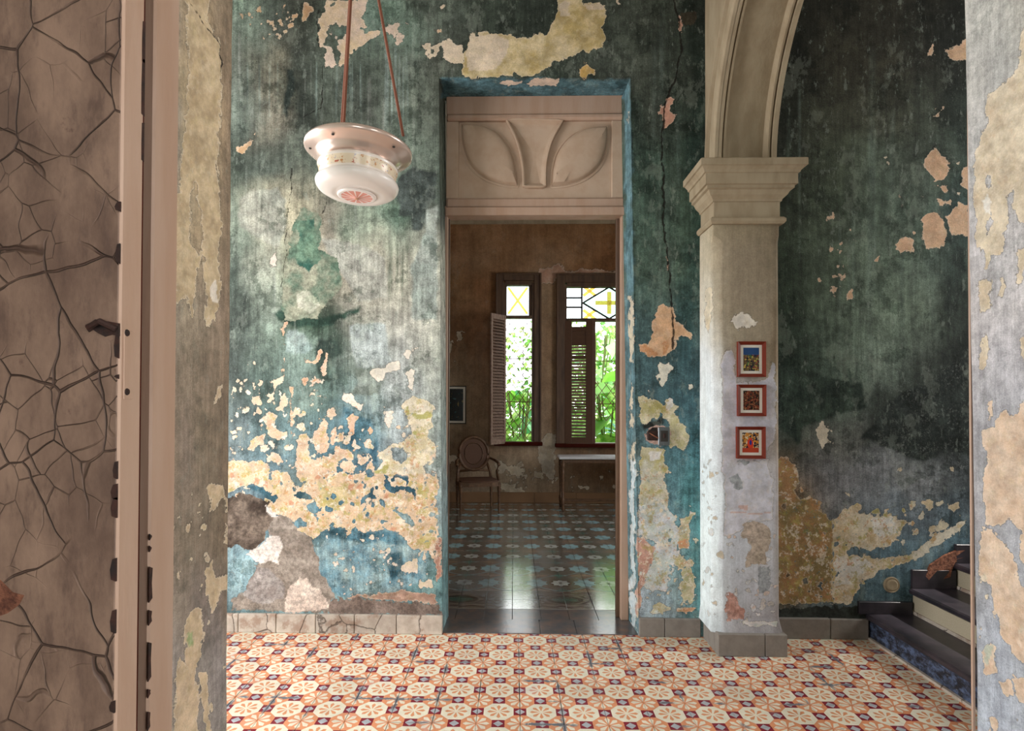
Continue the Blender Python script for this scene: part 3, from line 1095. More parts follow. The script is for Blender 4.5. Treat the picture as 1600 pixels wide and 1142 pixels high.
    p.poly('base', '#558ba0', [(620, 380), (1170, 380), (1250, 500), (1420, 560), (1400, 740), (1300, 800), (1160, 850), (760, 880), (690, 760), (630, 680), (600, 500)], TF, '#87aab0', .3)
    p.poly('base', '#1f5a6e', [(1090, 560), (1240, 560), (1230, 700), (1150, 760), (1100, 640)], TF, '#2f6c80')
    p.poly('base', '#246075', [(900, 390), (1000, 420), (1170, 400), (1240, 520), (1100, 480), (930, 500), (700, 420), (740, 380)], TF, '#3f7a90')
    p.speck([(980, 430), (1180, 430), (1250, 560), (1230, 760), (1000, 720), (980, 560)], .9, TF)
    p.speck([(640, 480), (1240, 440), (1400, 600), (1200, 850), (760, 870)], .45, TF)
    p.speck([(0, 100), (700, 60), (700, 330), (380, 480), (60, 330)], .25, TA)
    p.poly('base', '#8cb2bc', [(0, 520), (190, 640), (100, 860), (0, 890)], TF, '#6f98a5', .35)
    for k, x in enumerate((1135, 1150, 1190, 1228, 1262)):
        p.streak('#5f6c58', x, 560 + 30 * (k % 2), 1100 - 60 * (k % 3), 9, TD, .75)
    for k, x in enumerate((1105, 1120, 1150, 1180, 1205, 1232, 1262)):
        p.streak('#9fb5b0', x, 300 + 60 * (k % 3), 1060 - 50 * (k % 4), 7, TA, .6)
    for x in (850, 868, 612, 760, 930, 120, 210, 280, 340):
        p.streak('#87a09a', x, 430, 900, 6, TA, .45)
    for k in range(46):
        x = rnd.uniform(20, 1460)
        y = rnd.uniform(0, 900)
        p.streak(rnd.choice(['#1f2c28', '#26332e', '#8d978c', '#a5aaa0']), x, y, y + rnd.uniform(200, 900), rnd.uniform(4, 14), TA if k % 2 else TD, rnd.uniform(.2, .45))
    for k in range(30):
        x = rnd.uniform(1225, 1500)
        y = rnd.uniform(0, 420)
        p.streak(rnd.choice(['#141a16', '#5f7468', '#6d7f74', '#1a241f']), x, y, y + rnd.uniform(120, 420), rnd.uniform(2, 9), (0, 0, 1.), rnd.uniform(.2, .4))
    for k in range(16):
        x = rnd.uniform(1000, 1090)
        y = rnd.uniform(0, 500)
        p.streak(rnd.choice(['#1a2622', '#5a7068', '#6a7d74']), x, y, y + rnd.uniform(100, 380), rnd.uniform(2, 6), (0, 0, 1.), rnd.uniform(.2, .35))
    p.mottle([(-60, 600), (1480, 560), (1490, 1142), (-60, 1142)], .8, TE)
    p.mottle([(-60, -40), (1490, -40), (1490, 600), (-60, 600)], 1., TF)
    p.mottle([(100, 640), (420, 640), (440, 1142), (100, 1142)], .5, TG)
    p.mottle([(90, 0), (440, 0), (440, 880), (90, 880)], .8, TH)
    p.mottle([(60, 280), (250, 280), (520, 430), (520, 760), (60, 760)], .9, TJ)
    # rough mossy plaster
    p.poly('u2', '#93937c', [(500, 350), (640, 370), (650, 560), (620, 640), (760, 700), (800, 870), (740, 960), (620, 1130), (370, 1150), (370, 900), (410, 680), (450, 480)], TD, '#54705c')
    for q in ([(490, 560), (600, 540), (640, 700), (560, 800), (480, 740), (470, 640)], [(480, 430), (600, 420), (610, 560), (500, 570)]):
        p.poly('u2', '#24574a', q, TD, '#6a8a70')
    p.poly('u2', '#b9b5a2', [(480, 950), (560, 940), (640, 1030), (560, 1100), (480, 1040)], TD, '#8f9a80')
    # pale plaster high up
    P1, P2 = '#d3b9a6', '#c4a994'
    p.poly('u1', P1, [(690, 0), (985, 0), (975, 50), (945, 130), (950, 185), (920, 190), (950, 225), (960, 245), (1060, 205), (1075, 225), (1060, 250), (1000, 280), (940, 340), (890, 350), (845, 395), (825, 455), (775, 460), (770, 430), (800, 390), (760, 350), (775, 295), (835, 235), (845, 190), (770, 180), (760, 150), (735, 175), (695, 180), (690, 260), (665, 300), (670, 335), (630, 330), (625, 255), (640, 200), (630, 140), (660, 90)], TA, '#cdb08a')
    p.polys('u1', P1, [[(670, 320), (720, 340), (735, 400), (750, 465), (720, 480), (680, 460)], [(1090, 195), (1180, 150), (1260, 170), (1200, 200), (1195, 230), (1160, 245), (1095, 220)], [(1190, 250), (1228, 255), (1218, 300), (1198, 308)], [(690, 240), (730, 235), (715, 265), (695, 265)], [(735, 265), (775, 262), (745, 295)]], TA)
    p.carve('u1', [(693, 12), (748, 8), (748, 48), (710, 62)], TA)
    OC = '#c9a070'
    p.polys('u1', OC, [[(365, 50), (390, 30), (400, 70), (375, 110), (385, 185), (345, 170), (345, 130), (370, 110)], [(530, 20), (590, 50), (585, 80), (545, 130), (520, 165)], [(412, 168), (452, 168), (452, 198), (414, 198)], [(440, 98), (485, 105), (445, 132)], [(68, 92), (104, 100), (85, 128)], [(188, 42), (212, 42), (207, 78), (190, 78)], [(60, 1055), (110, 1020), (150, 985), (165, 1010), (120, 1060), (100, 1100), (60, 1085)], [(178, 915), (197, 960), (180, 985)], [(1460, 215), (1510, 210), (1515, 240), (1490, 240)]], TA, '#b98c60')
    p.polys('u1', '#d6c0a2', [[(1380, 320), (1430, 320), (1435, 410), (1415, 415), (1405, 370)], [(1450, 330), (1495, 320), (1470, 380), (1455, 400)], [(1480, 40), (1520, 30), (1495, 65)]], TA)
    p.scatter('u1', [OC, '#cdb08a'], [(140, 60), (420, 60), (520, 210), (300, 320), (100, 330)], 60, .8, 2.4, 5, TA)
    p.poly('u1', '#d2bd90', [(712, 0), (705, 60), (690, 130), (650, 185), (550, 230), (460, 235), (430, 212), (330, 200), (200, 188), (165, 205), (160, 260), (135, 330), (140, 370), (118, 430), (120, 460), (150, 472), (430, 468), (440, 445), (460, 465), (560, 468), (640, 410), (690, 370), (760, 355), (860, 305), (900, 308), (990, 285), (998, 220), (990, 170), (1005, 80), (995, 40), (960, 0), (940, 20), (900, 5), (865, 30), (850, 0), (850, -80), (712, -80)], TB_, '#b39a58')
    p.polys('u1', '#d8c2a8', [[(5, 270), (40, 235), (80, 265), (125, 275), (135, 300), (135, 370), (80, 385), (10, 345)], [(165, 215), (330, 205), (400, 240), (400, 330), (330, 420), (160, 430), (150, 330)], [(1058, -10), (1082, -10), (1076, 30)], [(720, 20), (780, 10), (770, 90), (715, 100)], [(870, 30), (985, 20), (985, 60), (900, 60)]], TB_, '#cdb89a')
    p.poly('u1', '#c2993f', [(845, 425), (880, 410), (895, 380), (905, 410), (935, 420), (930, 455), (905, 440), (880, 470), (850, 465)], TB_)
    p.carve('u1', [(200, 203), (216, 203), (214, 222), (202, 222)], TB_)
    # long crack beside the doorway
    p.line([(215, -20), (240, 70), (240, 130), (250, 190), (232, 270), (210, 340), (180, 400), (180, 520), (180, 700), (185, 860), (200, 960), (215, 1140), (220, 1300)], TC, .75)
    p.line([(655, 440), (668, 520), (665, 600), (655, 690), (655, 760), (520, 840)], TA, .0)
    p.line([(625, 60), (632, 330)], TA, .0)
    p.line([(435, 60), (435, 250), (400, 420), (400, 680), (365, 900)], TD, .0)
    p.line([(690, 230), (665, 380), (650, 470)], TD, -.3)
    p.poly('u1', '#c58d74', [(210, 342), (222, 365), (207, 410), (220, 425), (214, 462), (182, 474), (173, 430), (156, 428), (170, 395), (190, 385)], TC)
    p.poly('u1', '#c58d74', [(193, 955), (207, 985), (200, 1003)], TC)
    p.poly('u1', '#c58d74', [(240, 60), (252, 90), (244, 125), (236, 95)], TC)
    p.poly('u2', '#3a3426', [(250, 48), (302, 46), (300, 86), (250, 92)], TC)
    # mid left
    p.poly('u1', '#dccabd', [(300, 680), (330, 640), (337, 660), (325, 730), (290, 767), (280, 720)], TD)
    WH = '#dcd3c4'
    p.polys('u1', WH, [[(1000, 365), (1060, 350), (1110, 340), (1110, 390), (1090, 435), (1040, 430), (1015, 400)], [(1120, 310), (1195, 290), (1205, 345), (1150, 375), (1115, 360)], [(1238, 225), (1265, 206), (1292, 240), (1255, 272), (1238, 250)], [(1293, 208), (1328, 208), (1305, 228)], [(1250, 390), (1310, 345), (1322, 360), (1307, 440), (1290, 497), (1270, 460), (1263, 420)], [(812, 535), (880, 528), (895, 570), (942, 600), (937, 638), (890, 625), (850, 590), (806, 580)], [(1063, 612), (1150, 608), (1157, 638), (1075, 633)], [(1092, 650), (1150, 652), (1168, 700), (1140, 778), (1098, 720)]], TE)
    p.poly('u1', '#ddd2ba', [(1200, 600), (1300, 550), (1400, 580), (1450, 630), (1440, 700), (1450, 760), (1400, 780), (1400, 830), (1460, 890), (1460, 1000), (1380, 1040), (1400, 1145), (1050, 1145), (1060, 1060), (1110, 1000), (1070, 980), (1080, 930), (1150, 880), (1250, 870), (1290, 800), (1280, 740), (1250, 690), (1240, 650)], TE, '#c9b88a')
    p.polys('u1', '#a9a456', [[(1235, 620), (1270, 610), (1290, 680), (1250, 690)], [(1300, 680), (1430, 650), (1440, 620), (1445, 690), (1320, 710)], [(1290, 800), (1320, 780), (1330, 850), (1310, 870)], [(1030, 1070), (1140, 1050), (1100, 1110), (1040, 1100)]], TE)
    p.carve('u1', [(1160, 920), (1240, 900), (1292, 960), (1230, 1022), (1160, 1000)], TE)
    PK, PK2 = '#dcbb9b', '#cda583'
    p.polys('u1', PK, [[(470, 890), (500, 820), (530, 810), (560, 900), (540, 970), (600, 1000), (640, 990), (640, 1145), (500, 1145), (470, 1050)], [(580, 790), (660, 730), (680, 680), (700, 740), (690, 790), (707, 880), (690, 940), (640, 960), (590, 900)], [(697, 640), (735, 612), (773, 675), (710, 684)], [(713, 800), (752, 772), (757, 830), (735, 893), (713, 870)],
                       [(225, 700), (270, 660), (330, 690), (335, 740), (310, 760), (380, 800), (375, 840), (310, 860), (290, 830), (245, 810), (250, 760)], [(128, 850), (240, 828), (252, 880), (150, 932), (122, 920)], [(328, 640), (375, 516), (417, 580), (360, 644)], [(308, 430), (370, 398), (388, 420), (340, 470), (290, 570), (268, 592), (310, 500)], [(270, 940), (340, 960), (362, 1000), (330, 1042), (280, 1010)], [(0, 1010), (100, 995), (220, 1000), (272, 1050), (272, 1145), (-40, 1145), (-40, 1010)], [(288, 1078), (342, 1073), (352, 1132), (298, 1145)],
                       [(640, 980), (740, 960), (768, 898), (842, 918), (893, 960), (880, 1003), (800, 990), (760, 1010), (760, 1145), (640, 1145)], [(768, 1020), (850, 998), (893, 1050), (880, 1093), (778, 1062)], [(903, 968), (947, 963), (953, 1012), (913, 1023)], [(968, 1030), (1010, 1007), (1038, 1050), (1010, 1093), (968, 1086)]], TE, PK2)
    p.polys('u1', '#cf9565', [[(833, 700), (870, 656), (903, 690), (876, 804), (848, 813)], [(508, 408), (540, 392), (553, 430), (518, 458)], [(578, 430), (628, 433), (600, 468)], [(538, 283), (622, 288), (622, 307), (543, 302)], [(598, 270), (640, 207), (648, 230), (615, 283)], [(680, 228), (698, 240), (682, 320), (665, 383), (653, 345), (670, 300)], [(352, 60), (380, 20), (396, 20), (388, 110), (374, 130)], [(376, 130), (386, 130), (386, 400), (378, 400)], [(428, 470), (438, 470), (438, 840), (430, 840)]], TE, '#d8ac90')
    for (x, y, r) in ((235, 927, 27), (298, 893, 20), (190, 570, 42), (165, 470, 16), (210, 460, 16), (120, 512, 16), (215, 517, 14), (270, 525, 14), (830, 850, 22), (980, 885, 26), (885, 880, 15), (910, 900, 15), (940, 785, 11), (720, 975, 24), (120, 640, 20), (215, 640, 22), (70, 905, 18), (85, 450, 12), (790, 770, 10), (420, 905, 20), (60, 765, 9), (460, 815, 12), (625, 545, 13), (600, 540, 9), (680, 545, 10), (175, 310, 8), (125, 325, 8)):
        p.circ('u1', rnd.choice(['#dcc9ae', '#d8b594', '#dcd0bd']), x, y, r, TE)
    p.scatter('u1', ['#dcc9ae', '#d8b594', '#d0a27a', '#dcd6c8'], [(0, 620), (1000, 660), (1480, 800), (1480, 1142), (0, 1142)], 150, .9, 4.5, 12, TE)
    p.scatter('u1', ['#c9cbb9', '#c9b89a'], [(0, 420), (700, 420), (700, 660), (0, 660)], 40, .7, 2.2, 13, TE)
    # pink, ochre and olive lower field
    p.poly('u1', '#d9b793', [(-60, 0), (1480, 0), (1480, 420), (1460, 600), (1420, 560), (1320, 540), (1250, 500), (1170, 400), (1000, 400), (960, 420), (900, 380), (830, 440), (820, 380), (740, 375), (650, 430), (600, 480), (500, 420), (450, 330), (300, 280), (250, 200), (330, 200), (340, 160), (140, 60), (-60, 150)], TF, '#cfae86')
    p.polys('u1', '#b3a55e', [[(620, 60), (720, 100), (850, 60), (900, 160), (780, 260), (680, 250), (640, 180)], [(1340, 60), (1420, 80), (1400, 180), (1330, 160)], [(1100, 250), (940, 260), (960, 290), (1120, 290)], [(1360, 440), (1440, 420), (1430, 540), (1370, 520)], [(1380, 180), (1430, 260), (1400, 330), (1350, 280)]], TF, '#d0b78c')
    p.scatter('u1', ['#c7975f', '#dcc6ac', '#b9a55f', '#e0cfb8', '#c98d66'], [(0, 0), (1480, 0), (1480, 520), (1250, 480), (1170, 390), (640, 400), (300, 280), (0, 140)], 240, 1, 6, 14, TF)
    p.polys('u1', '#d8c4b0', [[(1250, 640), (1330, 600), (1340, 690), (1230, 720), (1210, 680)], [(1320, 770), (1430, 750), (1450, 800), (1330, 820)], [(1320, 580), (1350, 560), (1358, 600), (1330, 610)], [(1370, 570), (1400, 565), (1400, 605), (1375, 610)]], TF, '#c9b98a')
    for q in ([(125, 80), (150, 60), (220, 120), (330, 160), (340, 195), (300, 205), (240, 170), (140, 100)], [(450, 140), (500, 115), (570, 150), (583, 188), (460, 168)], [(462, 340), (500, 322), (543, 350), (533, 378), (478, 378)], [(1110, 0), (1190, 20), (1260, 10), (1260, 60), (1250, 90), (1330, 110), (1320, 184), (1290, 140), (1220, 120), (1120, 130), (1108, 60)], [(917, 190), (990, 130), (1010, 100), (1110, 130), (1060, 180), (1112, 200), (1100, 228), (1030, 190), (1000, 223), (923, 218)], [(540, 230), (600, 200), (640, 260), (600, 300)], [(1180, 270), (1280, 280), (1330, 350), (1290, 400), (1230, 330)], [(420, -30), (470, -30), (500, 60), (550, 65), (490, 100), (440, 60)], [(800, -15), (990, -15), (960, 15), (830, 12)], [(940, -40), (1000, -40), (1040, 10), (990, 40)], [(270, 0), (300, 0), (290, 40)]):
        p.carve('u1', q, TF)
    for q in ([(1140, 40), (1190, 22), (1250, 45), (1240, 85), (1160, 85)], [(1030, 120), (1070, 105), (1085, 150), (1045, 180), (1022, 150)], [(970, 180), (1005, 170), (1015, 205), (980, 222)]):
        p.poly('u1', '#d9c2a4', q, TF, '#c5a57a')
    p.scatter('u1', [], [(300, 0), (1480, 0), (1480, 480), (1200, 400), (600, 380)], 70, 1.2, 4.5, 15, TF, carve=True)
    p.scatter('u1', ['#dcd3cc', '#d0c2ae'], [(640, 420), (1240, 420), (1440, 600), (1440, 780), (1100, 860), (760, 860), (620, 600)], 110, .7, 2.4, 16, TF)
    # cement, aggregate and white filler
    p.poly('u2', '#9a8d81', [(290, 290), (400, 300), (450, 340), (500, 420), (590, 480), (600, 560), (640, 610), (630, 680), (690, 760), (740, 860), (720, 940), (690, 1000), (0, 960), (20, 890), (90, 860), (190, 660), (200, 600), (340, 470), (260, 420)], TF, '#85776b')
    p.poly('u2', '#a79f9b', [(190, 660), (300, 690), (390, 800), (380, 900), (200, 930), (90, 870)], TF, '#8a7f7a')
    p.poly('u2', '#7a695b', [(-40, 170), (60, 155), (160, 160), (270, 205), (300, 330), (250, 430), (230, 480), (180, 545), (120, 550), (60, 510), (-40, 520)], TF, '#3a2d24')
    p.polys('u2', '#ded2ca', [[(250, 218), (300, 238), (332, 302), (290, 314)], [(190, 520), (280, 455), (350, 450), (370, 520), (330, 600), (350, 655), (280, 620), (210, 642), (170, 600), (108, 582)]], TF, '#d3c5bc')
    p.poly('u2', '#dccabc', [(420, 800), (500, 740), (560, 750), (590, 800), (640, 810), (690, 900), (702, 950), (640, 985), (400, 992), (388, 900)], TF, '#cbb4a4')
    p.poly('u1', '#bd957f', [(760, 880), (1000, 850), (1200, 820), (1460, 870), (1490, 930), (1200, 905), (900, 890)], TF, '#8f6a58')
    p.poly('u2', '#86746a', [(720, 892), (900, 887), (1200, 905), (1490, 938), (1510, 1010), (690, 1000)], TF, '#6f5d53')
    p.poly('u1', '#a8705c', [(1468, 490), (1500, 468), (1508, 700), (1480, 764), (1463, 600)], TF, '#b98a74')
    # strip right of the doorway
    p.poly('u1', '#d8ab7f', [(230, 145), (310, 165), (325, 195), (330, 240), (380, 275), (390, 290), (418, 320), (410, 348), (335, 330), (325, 380), (320, 410), (280, 430), (240, 450), (180, 450), (165, 425), (115, 415), (115, 380), (150, 365), (190, 300), (180, 260), (200, 200)], TG, '#d2a172')
    p.polys('u1', '#c98a52', [[(115, 385), (150, 375), (200, 420), (240, 450), (180, 450), (120, 415)], [(240, 370), (290, 340), (290, 400), (250, 440)]], TG)
    p.polys('u1', '#dcd8c6', [[(223, 500), (287, 488), (298, 530), (270, 580), (240, 616), (226, 560)], [(230, 448), (242, 490), (233, 503)], [(160, 645), (178, 645), (175, 665)], [(408, 610), (425, 612), (412, 628)]], TG)
    p.polys('u1', '#aba154', [[(115, 690), (140, 680), (220, 710), (240, 760), (230, 800), (160, 850), (118, 840)], [(240, 760), (270, 710), (300, 695), (310, 730), (340, 740), (330, 790), (350, 820), (380, 860), (412, 930), (380, 1012), (330, 980), (290, 990), (280, 960), (300, 900), (290, 830), (250, 820)], [(112, 980), (250, 985), (260, 1050), (252, 1146), (108, 1146), (118, 1060)]], TG, '#c9c29a')
    p.polys('u1', '#dcdad6', [[(262, 720), (300, 692), (312, 726), (280, 770), (262, 760)], [(170, 1010), (240, 1000), (240, 1142), (180, 1142)]], TG)
    p.poly('u2', '#c9a596', [(138, 905), (180, 863), (220, 853), (292, 868), (308, 920), (288, 968), (220, 968), (170, 947)], TG)
    p.poly('u2', '#2a221f', [(150, 905), (185, 872), (225, 862), (228, 950), (190, 935)], TG)
    p.poly('base', '#2a2f2c', [(115, 850), (250, 805), (260, 850), (140, 880)], TG)
    p.poly('u1', '#b5ab62', [(108, 0), (240, 0), (272, 60), (247, 110), (272, 200), (262, 334), (310, 308), (290, 344), (200, 424), (180, 440), (150, 420), (100, 400), (108, 150)], TH, '#d0d2cc')
    p.poly('u1', '#d0d3dc', [(100, 260), (240, 230), (310, 322), (330, 400), (330, 520), (290, 640), (262, 724), (180, 744), (128, 700), (150, 620), (190, 560), (180, 470), (100, 400)], TH, '#b9c4bd')
    p.polys('u1', '#c9b594', [[(328, 330), (360, 308), (422, 288), (428, 312), (380, 330), (392, 400), (382, 472), (338, 492), (328, 420)], [(298, 530), (380, 560), (412, 538), (412, 640), (424, 700), (404, 806), (338, 814), (338, 720), (360, 680), (328, 600)]], TH, '#a9a873')
    p.poly('u1', '#cf9f8c', [(88, 426), (130, 438), (188, 500), (194, 560), (152, 622), (122, 722), (107, 876), (72, 852), (84, 760), (94, 600)], TH, '#b98572')
    p.poly('u1', '#bdb894', [(183, 815), (225, 806), (265, 830), (236, 861), (188, 842)], TH)
    p.polys('u1', '#c98c5a', [[(330, 460), (385, 445), (380, 490), (335, 490)], [(330, 840), (420, 832), (400, 855), (330, 855)]], TH)
    p.scatter('u1', ['#d5dade', '#c9c9a9', '#d8c8a8', '#cfd8d2'], [(100, 200), (430, 260), (430, 820), (100, 880)], 110, .8, 3.2, 17, TH)
    p.scatter('u1', [], [(240, 400), (430, 360), (430, 800), (280, 800)], 35, 1, 3.5, 18, TH, carve=True)
    # stair side of the wall
    PE = '#d8ad87'
    p.polys('u1', PE, [[(595, 150), (620, 145), (655, 123), (668, 123), (668, 180), (620, 190), (600, 170)], [(550, 138), (560, 138), (567, 172), (540, 174)], [(560, 452), (590, 490), (607, 530), (592, 563), (560, 567), (528, 510), (540, 485)], [(575, 350), (587, 337), (582, 367), (563, 367)], [(568, 580), (602, 576), (596, 607)], [(578, 625), (614, 616), (610, 644), (580, 637)], [(523, 680), (560, 663), (590, 685), (602, 730), (592, 772), (540, 784), (518, 740)], [(590, 675), (640, 638), (668, 636), (668, 737), (610, 732), (603, 700)], [(430, 760), (460, 738), (492, 755), (490, 782), (455, 797)], [(373, 817), (393, 793), (390, 827)], [(235, 893), (254, 898), (250, 930), (234, 912)], [(283, 915), (307, 903), (308, 937), (286, 940)], [(193, 863), (209, 875), (200, 883)], [(648, 528), (668, 523), (668, 603), (646, 580)]], TI, '#cfa07a')
    p.scatter('u1', [PE], [(220, 640), (320, 700), (310, 920), (200, 900)], 34, .7, 2.6, 19, TI)
    p.scatter('u1', [PE, '#c9b79a'], [(380, 120), (660, 330), (660, 830), (420, 820)], 24, .6, 1.8, 20, TI)
    p.poly('u1', '#dccfb8', [(195, 205), (210, 176), (226, 190), (234, 225), (243, 240), (210, 258), (200, 235)], TJ)
    p.poly('u1', '#b07f48', [(75, 285), (105, 283), (137, 330), (132, 370), (110, 390), (140, 420), (175, 408), (207, 420), (202, 460), (242, 480), (242, 742), (60, 748), (60, 300)], TJ, '#8f7a45')
    p.poly('u1', '#d8cdb4', [(240, 480), (318, 428), (337, 438), (330, 460), (370, 470), (400, 463), (440, 468), (472, 490), (440, 540), (410, 582), (350, 572), (300, 562), (288, 582), (360, 592), (470, 592), (502, 600), (400, 642), (340, 672), (300, 742), (240, 742)], TJ, '#c5a873')
    p.polys('u1', '#dcd8d0', [[(370, 475), (430, 470), (440, 520), (400, 540), (370, 520)], [(250, 590), (340, 600), (370, 620), (300, 680), (250, 690)]], TJ)
    p.poly('u1', '#d5cbb6', [(478, 592), (560, 540), (640, 488), (664, 482), (642, 512), (570, 562), (500, 608)], TJ)
    for (x, y, r) in ((490, 440, 12), (540, 435, 15), (575, 430, 12), (620, 445, 17), (590, 500, 20), (555, 505, 12), (640, 500, 8), (620, 320, 7), (290, 405, 5), (500, 525, 9), (455, 325, 5)):
        p.circ('u1', rnd.choice(['#d0b98f', '#cfc3a5']), x, y, r, TJ)
    p.scatter('u1', ['#c39a5a', '#d5cdb8', '#a9a05c', '#cfb48a'], [(240, 440), (470, 440), (660, 420), (660, 500), (500, 620), (340, 680), (240, 740)], 110, .8, 4.5, 22, TJ)
    p.scatter('u1', ['#8a8a4c', '#c2874a', '#d0b98c', '#98743f'], [(75, 300), (240, 460), (240, 740), (75, 740)], 80, .8, 4.5, 23, TJ)
    p.scatter('u1', [], [(75, 380), (240, 440), (420, 560), (240, 740), (75, 740)], 36, 1, 4.5, 24, TJ, carve=True)
    p.carve('u1', [(340, 575), (440, 570), (480, 590), (400, 600), (350, 595)], TJ)
    p.poly('u2', '#3f4742', [(60, 760), (300, 752), (345, 745), (345, 805), (60, 805)], TJ, '#2a2f2b')
    p.speck([(60, 740), (345, 740), (345, 800), (60, 800)], .8, TJ)
    p.poly('base', '#23332b', [(80, 0), (330, 60), (350, 130), (150, 190), (140, 250), (75, 190)], TJ, '#35493c')
    p.poly('base', '#1c2421', [(330, 230), (430, 100), (560, 40), (690, -40), (690, 290), (600, 260), (520, 300), (420, 260)], TJ, '#2d3733')
    p.speck([(300, 210), (690, 200), (690, 330), (300, 300)], .35, TJ)
    p.speck([(420, 60), (690, -40), (690, 250), (420, 240)], .25, TJ)
    # doorway soffit chips
    p.poly('base', '#4f7f8c', [(0, 474), (1152, 484), (1130, 600), (0, 590)], TB_, '#3a6570')
    p.poly('base', '#5b8a96', [(985, 125), (999, 990), (978, 990), (976, 150)], (0, 0, 1.), '#456f78')
    p.polys('u1', '#dcc0aa', [[(345, 490), (420, 485), (485, 492), (440, 520), (350, 520)], [(520, 512), (570, 485), (714, 478), (712, 525), (620, 522), (540, 530)]], TB_)
    for q in ([(940, 220), (944, 220), (945, 290), (938, 280)],):
        p.poly('u1', '#d0c4ac', q, (670, 100, 3.006))
    p.polys('u1', '#c9bda2', [[(52, 90), (68, 90), (74, 480), (56, 480)], [(55, 600), (68, 620), (72, 860), (54, 870)], [(56, 960), (78, 960), (78, 1140), (58, 1140)]], TG)
    p.polys('u1', '#cfdbe0', [[(55, 0), (84, 0), (84, 980), (58, 1000)]], TH, '#8fb5c0')
    p.done()


for o in [wallb] + [c for c in wallb.children if c.name.startswith('reveal')]:
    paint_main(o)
# ------------------------------------------------------------------ skirting blocks along the main wall
def skirting(name, label, edges, y0, depth, h, mat, parent=None):
    bb = empty(name, (0, 0, 0))
    tag(bb, label, 'skirting', kind='structure')
    for a_, b_ in zip(edges[:-1], edges[1:]):
        MB().cbox((a_ + .0015, y0 - depth, 0), (b_ - .0015, y0 + .01, h + rnd.uniform(-.002, .002)), .004).build('block', mat, bb)
    return bb


X = lambda px, py=970: float(atY(px, py, W)[0])
bl = skirting('baseboard_left', 'pale cracked stone skirting blocks under the peeling wall left of the doorway', [-2.5, -2.25, -2.0, X(374), X(433), X(494.6), X(555), X(620.4), doorL(.07) + .004], W, .018, .118, M['stone_pale'])
skirting('baseboard_back', 'grey stone skirting blocks between doorway and arch pier', [doorR(.07), X(1038), XP0 + .0], W, .016, .115, M['stone'])
skirting('baseboard_right', 'brown grey stone skirting blocks between arch pier and stairs', [XP1 + .02, X(1295), 2.19], W, .02, .125, M['stone'])

# ------------------------------------------------------------------ pier with capital, arch
pier = empty('arch_pier', (0, 0, 0))
tag(pier, 'square plaster pier with moulded capital carrying the arch', 'pier', kind='structure')
zsp = np.concatenate([np.arange(.12, 2.52, .0075), [2.53]])


def pier_path(z):
    c = .035 if z < 2.40 else .004 + .031 * max(0, (2.44 - z) / .04) if z < 2.44 else .004
    fl_ = .03 * max(0, (.2 - z) / .1) if z < .2 else 0
    c2 = c * .45
    return [(XP0 - fl_ * .4, W + .01), (XP0 - fl_ * .4, YP + c - fl_), (XP0 + c * .3, YP + c * .7 - fl_), (XP0 + c * .9, YP + c * .35 - fl_), (XP0 + c * 1.6, YP - fl_), (XP1 - c2 + fl_ * .5, YP - fl_), (XP1 + fl_ * .5, YP + c2 - fl_), (XP1 + fl_ * .5, W + .01)]


nseg = [26, 4, 4, 4, 40, 4, 24]
rows = []
for z in zsp:
    pth = pier_path(float(z))
    pts = []
    for i, k in enumerate(nseg):
        a_, b_ = pth[i], pth[i + 1]
        for j in range(k):
            t_ = j / k
            pts.append((a_[0] + (b_[0] - a_[0]) * t_, a_[1] + (b_[1] - a_[1]) * t_, z))
    pts.append((*pth[-1], z))
    rows.append(pts)
Pp = np.array(rows).transpose(1, 0, 2)
shaft = grid_object('shaft', Pp, M['pier'], pier)


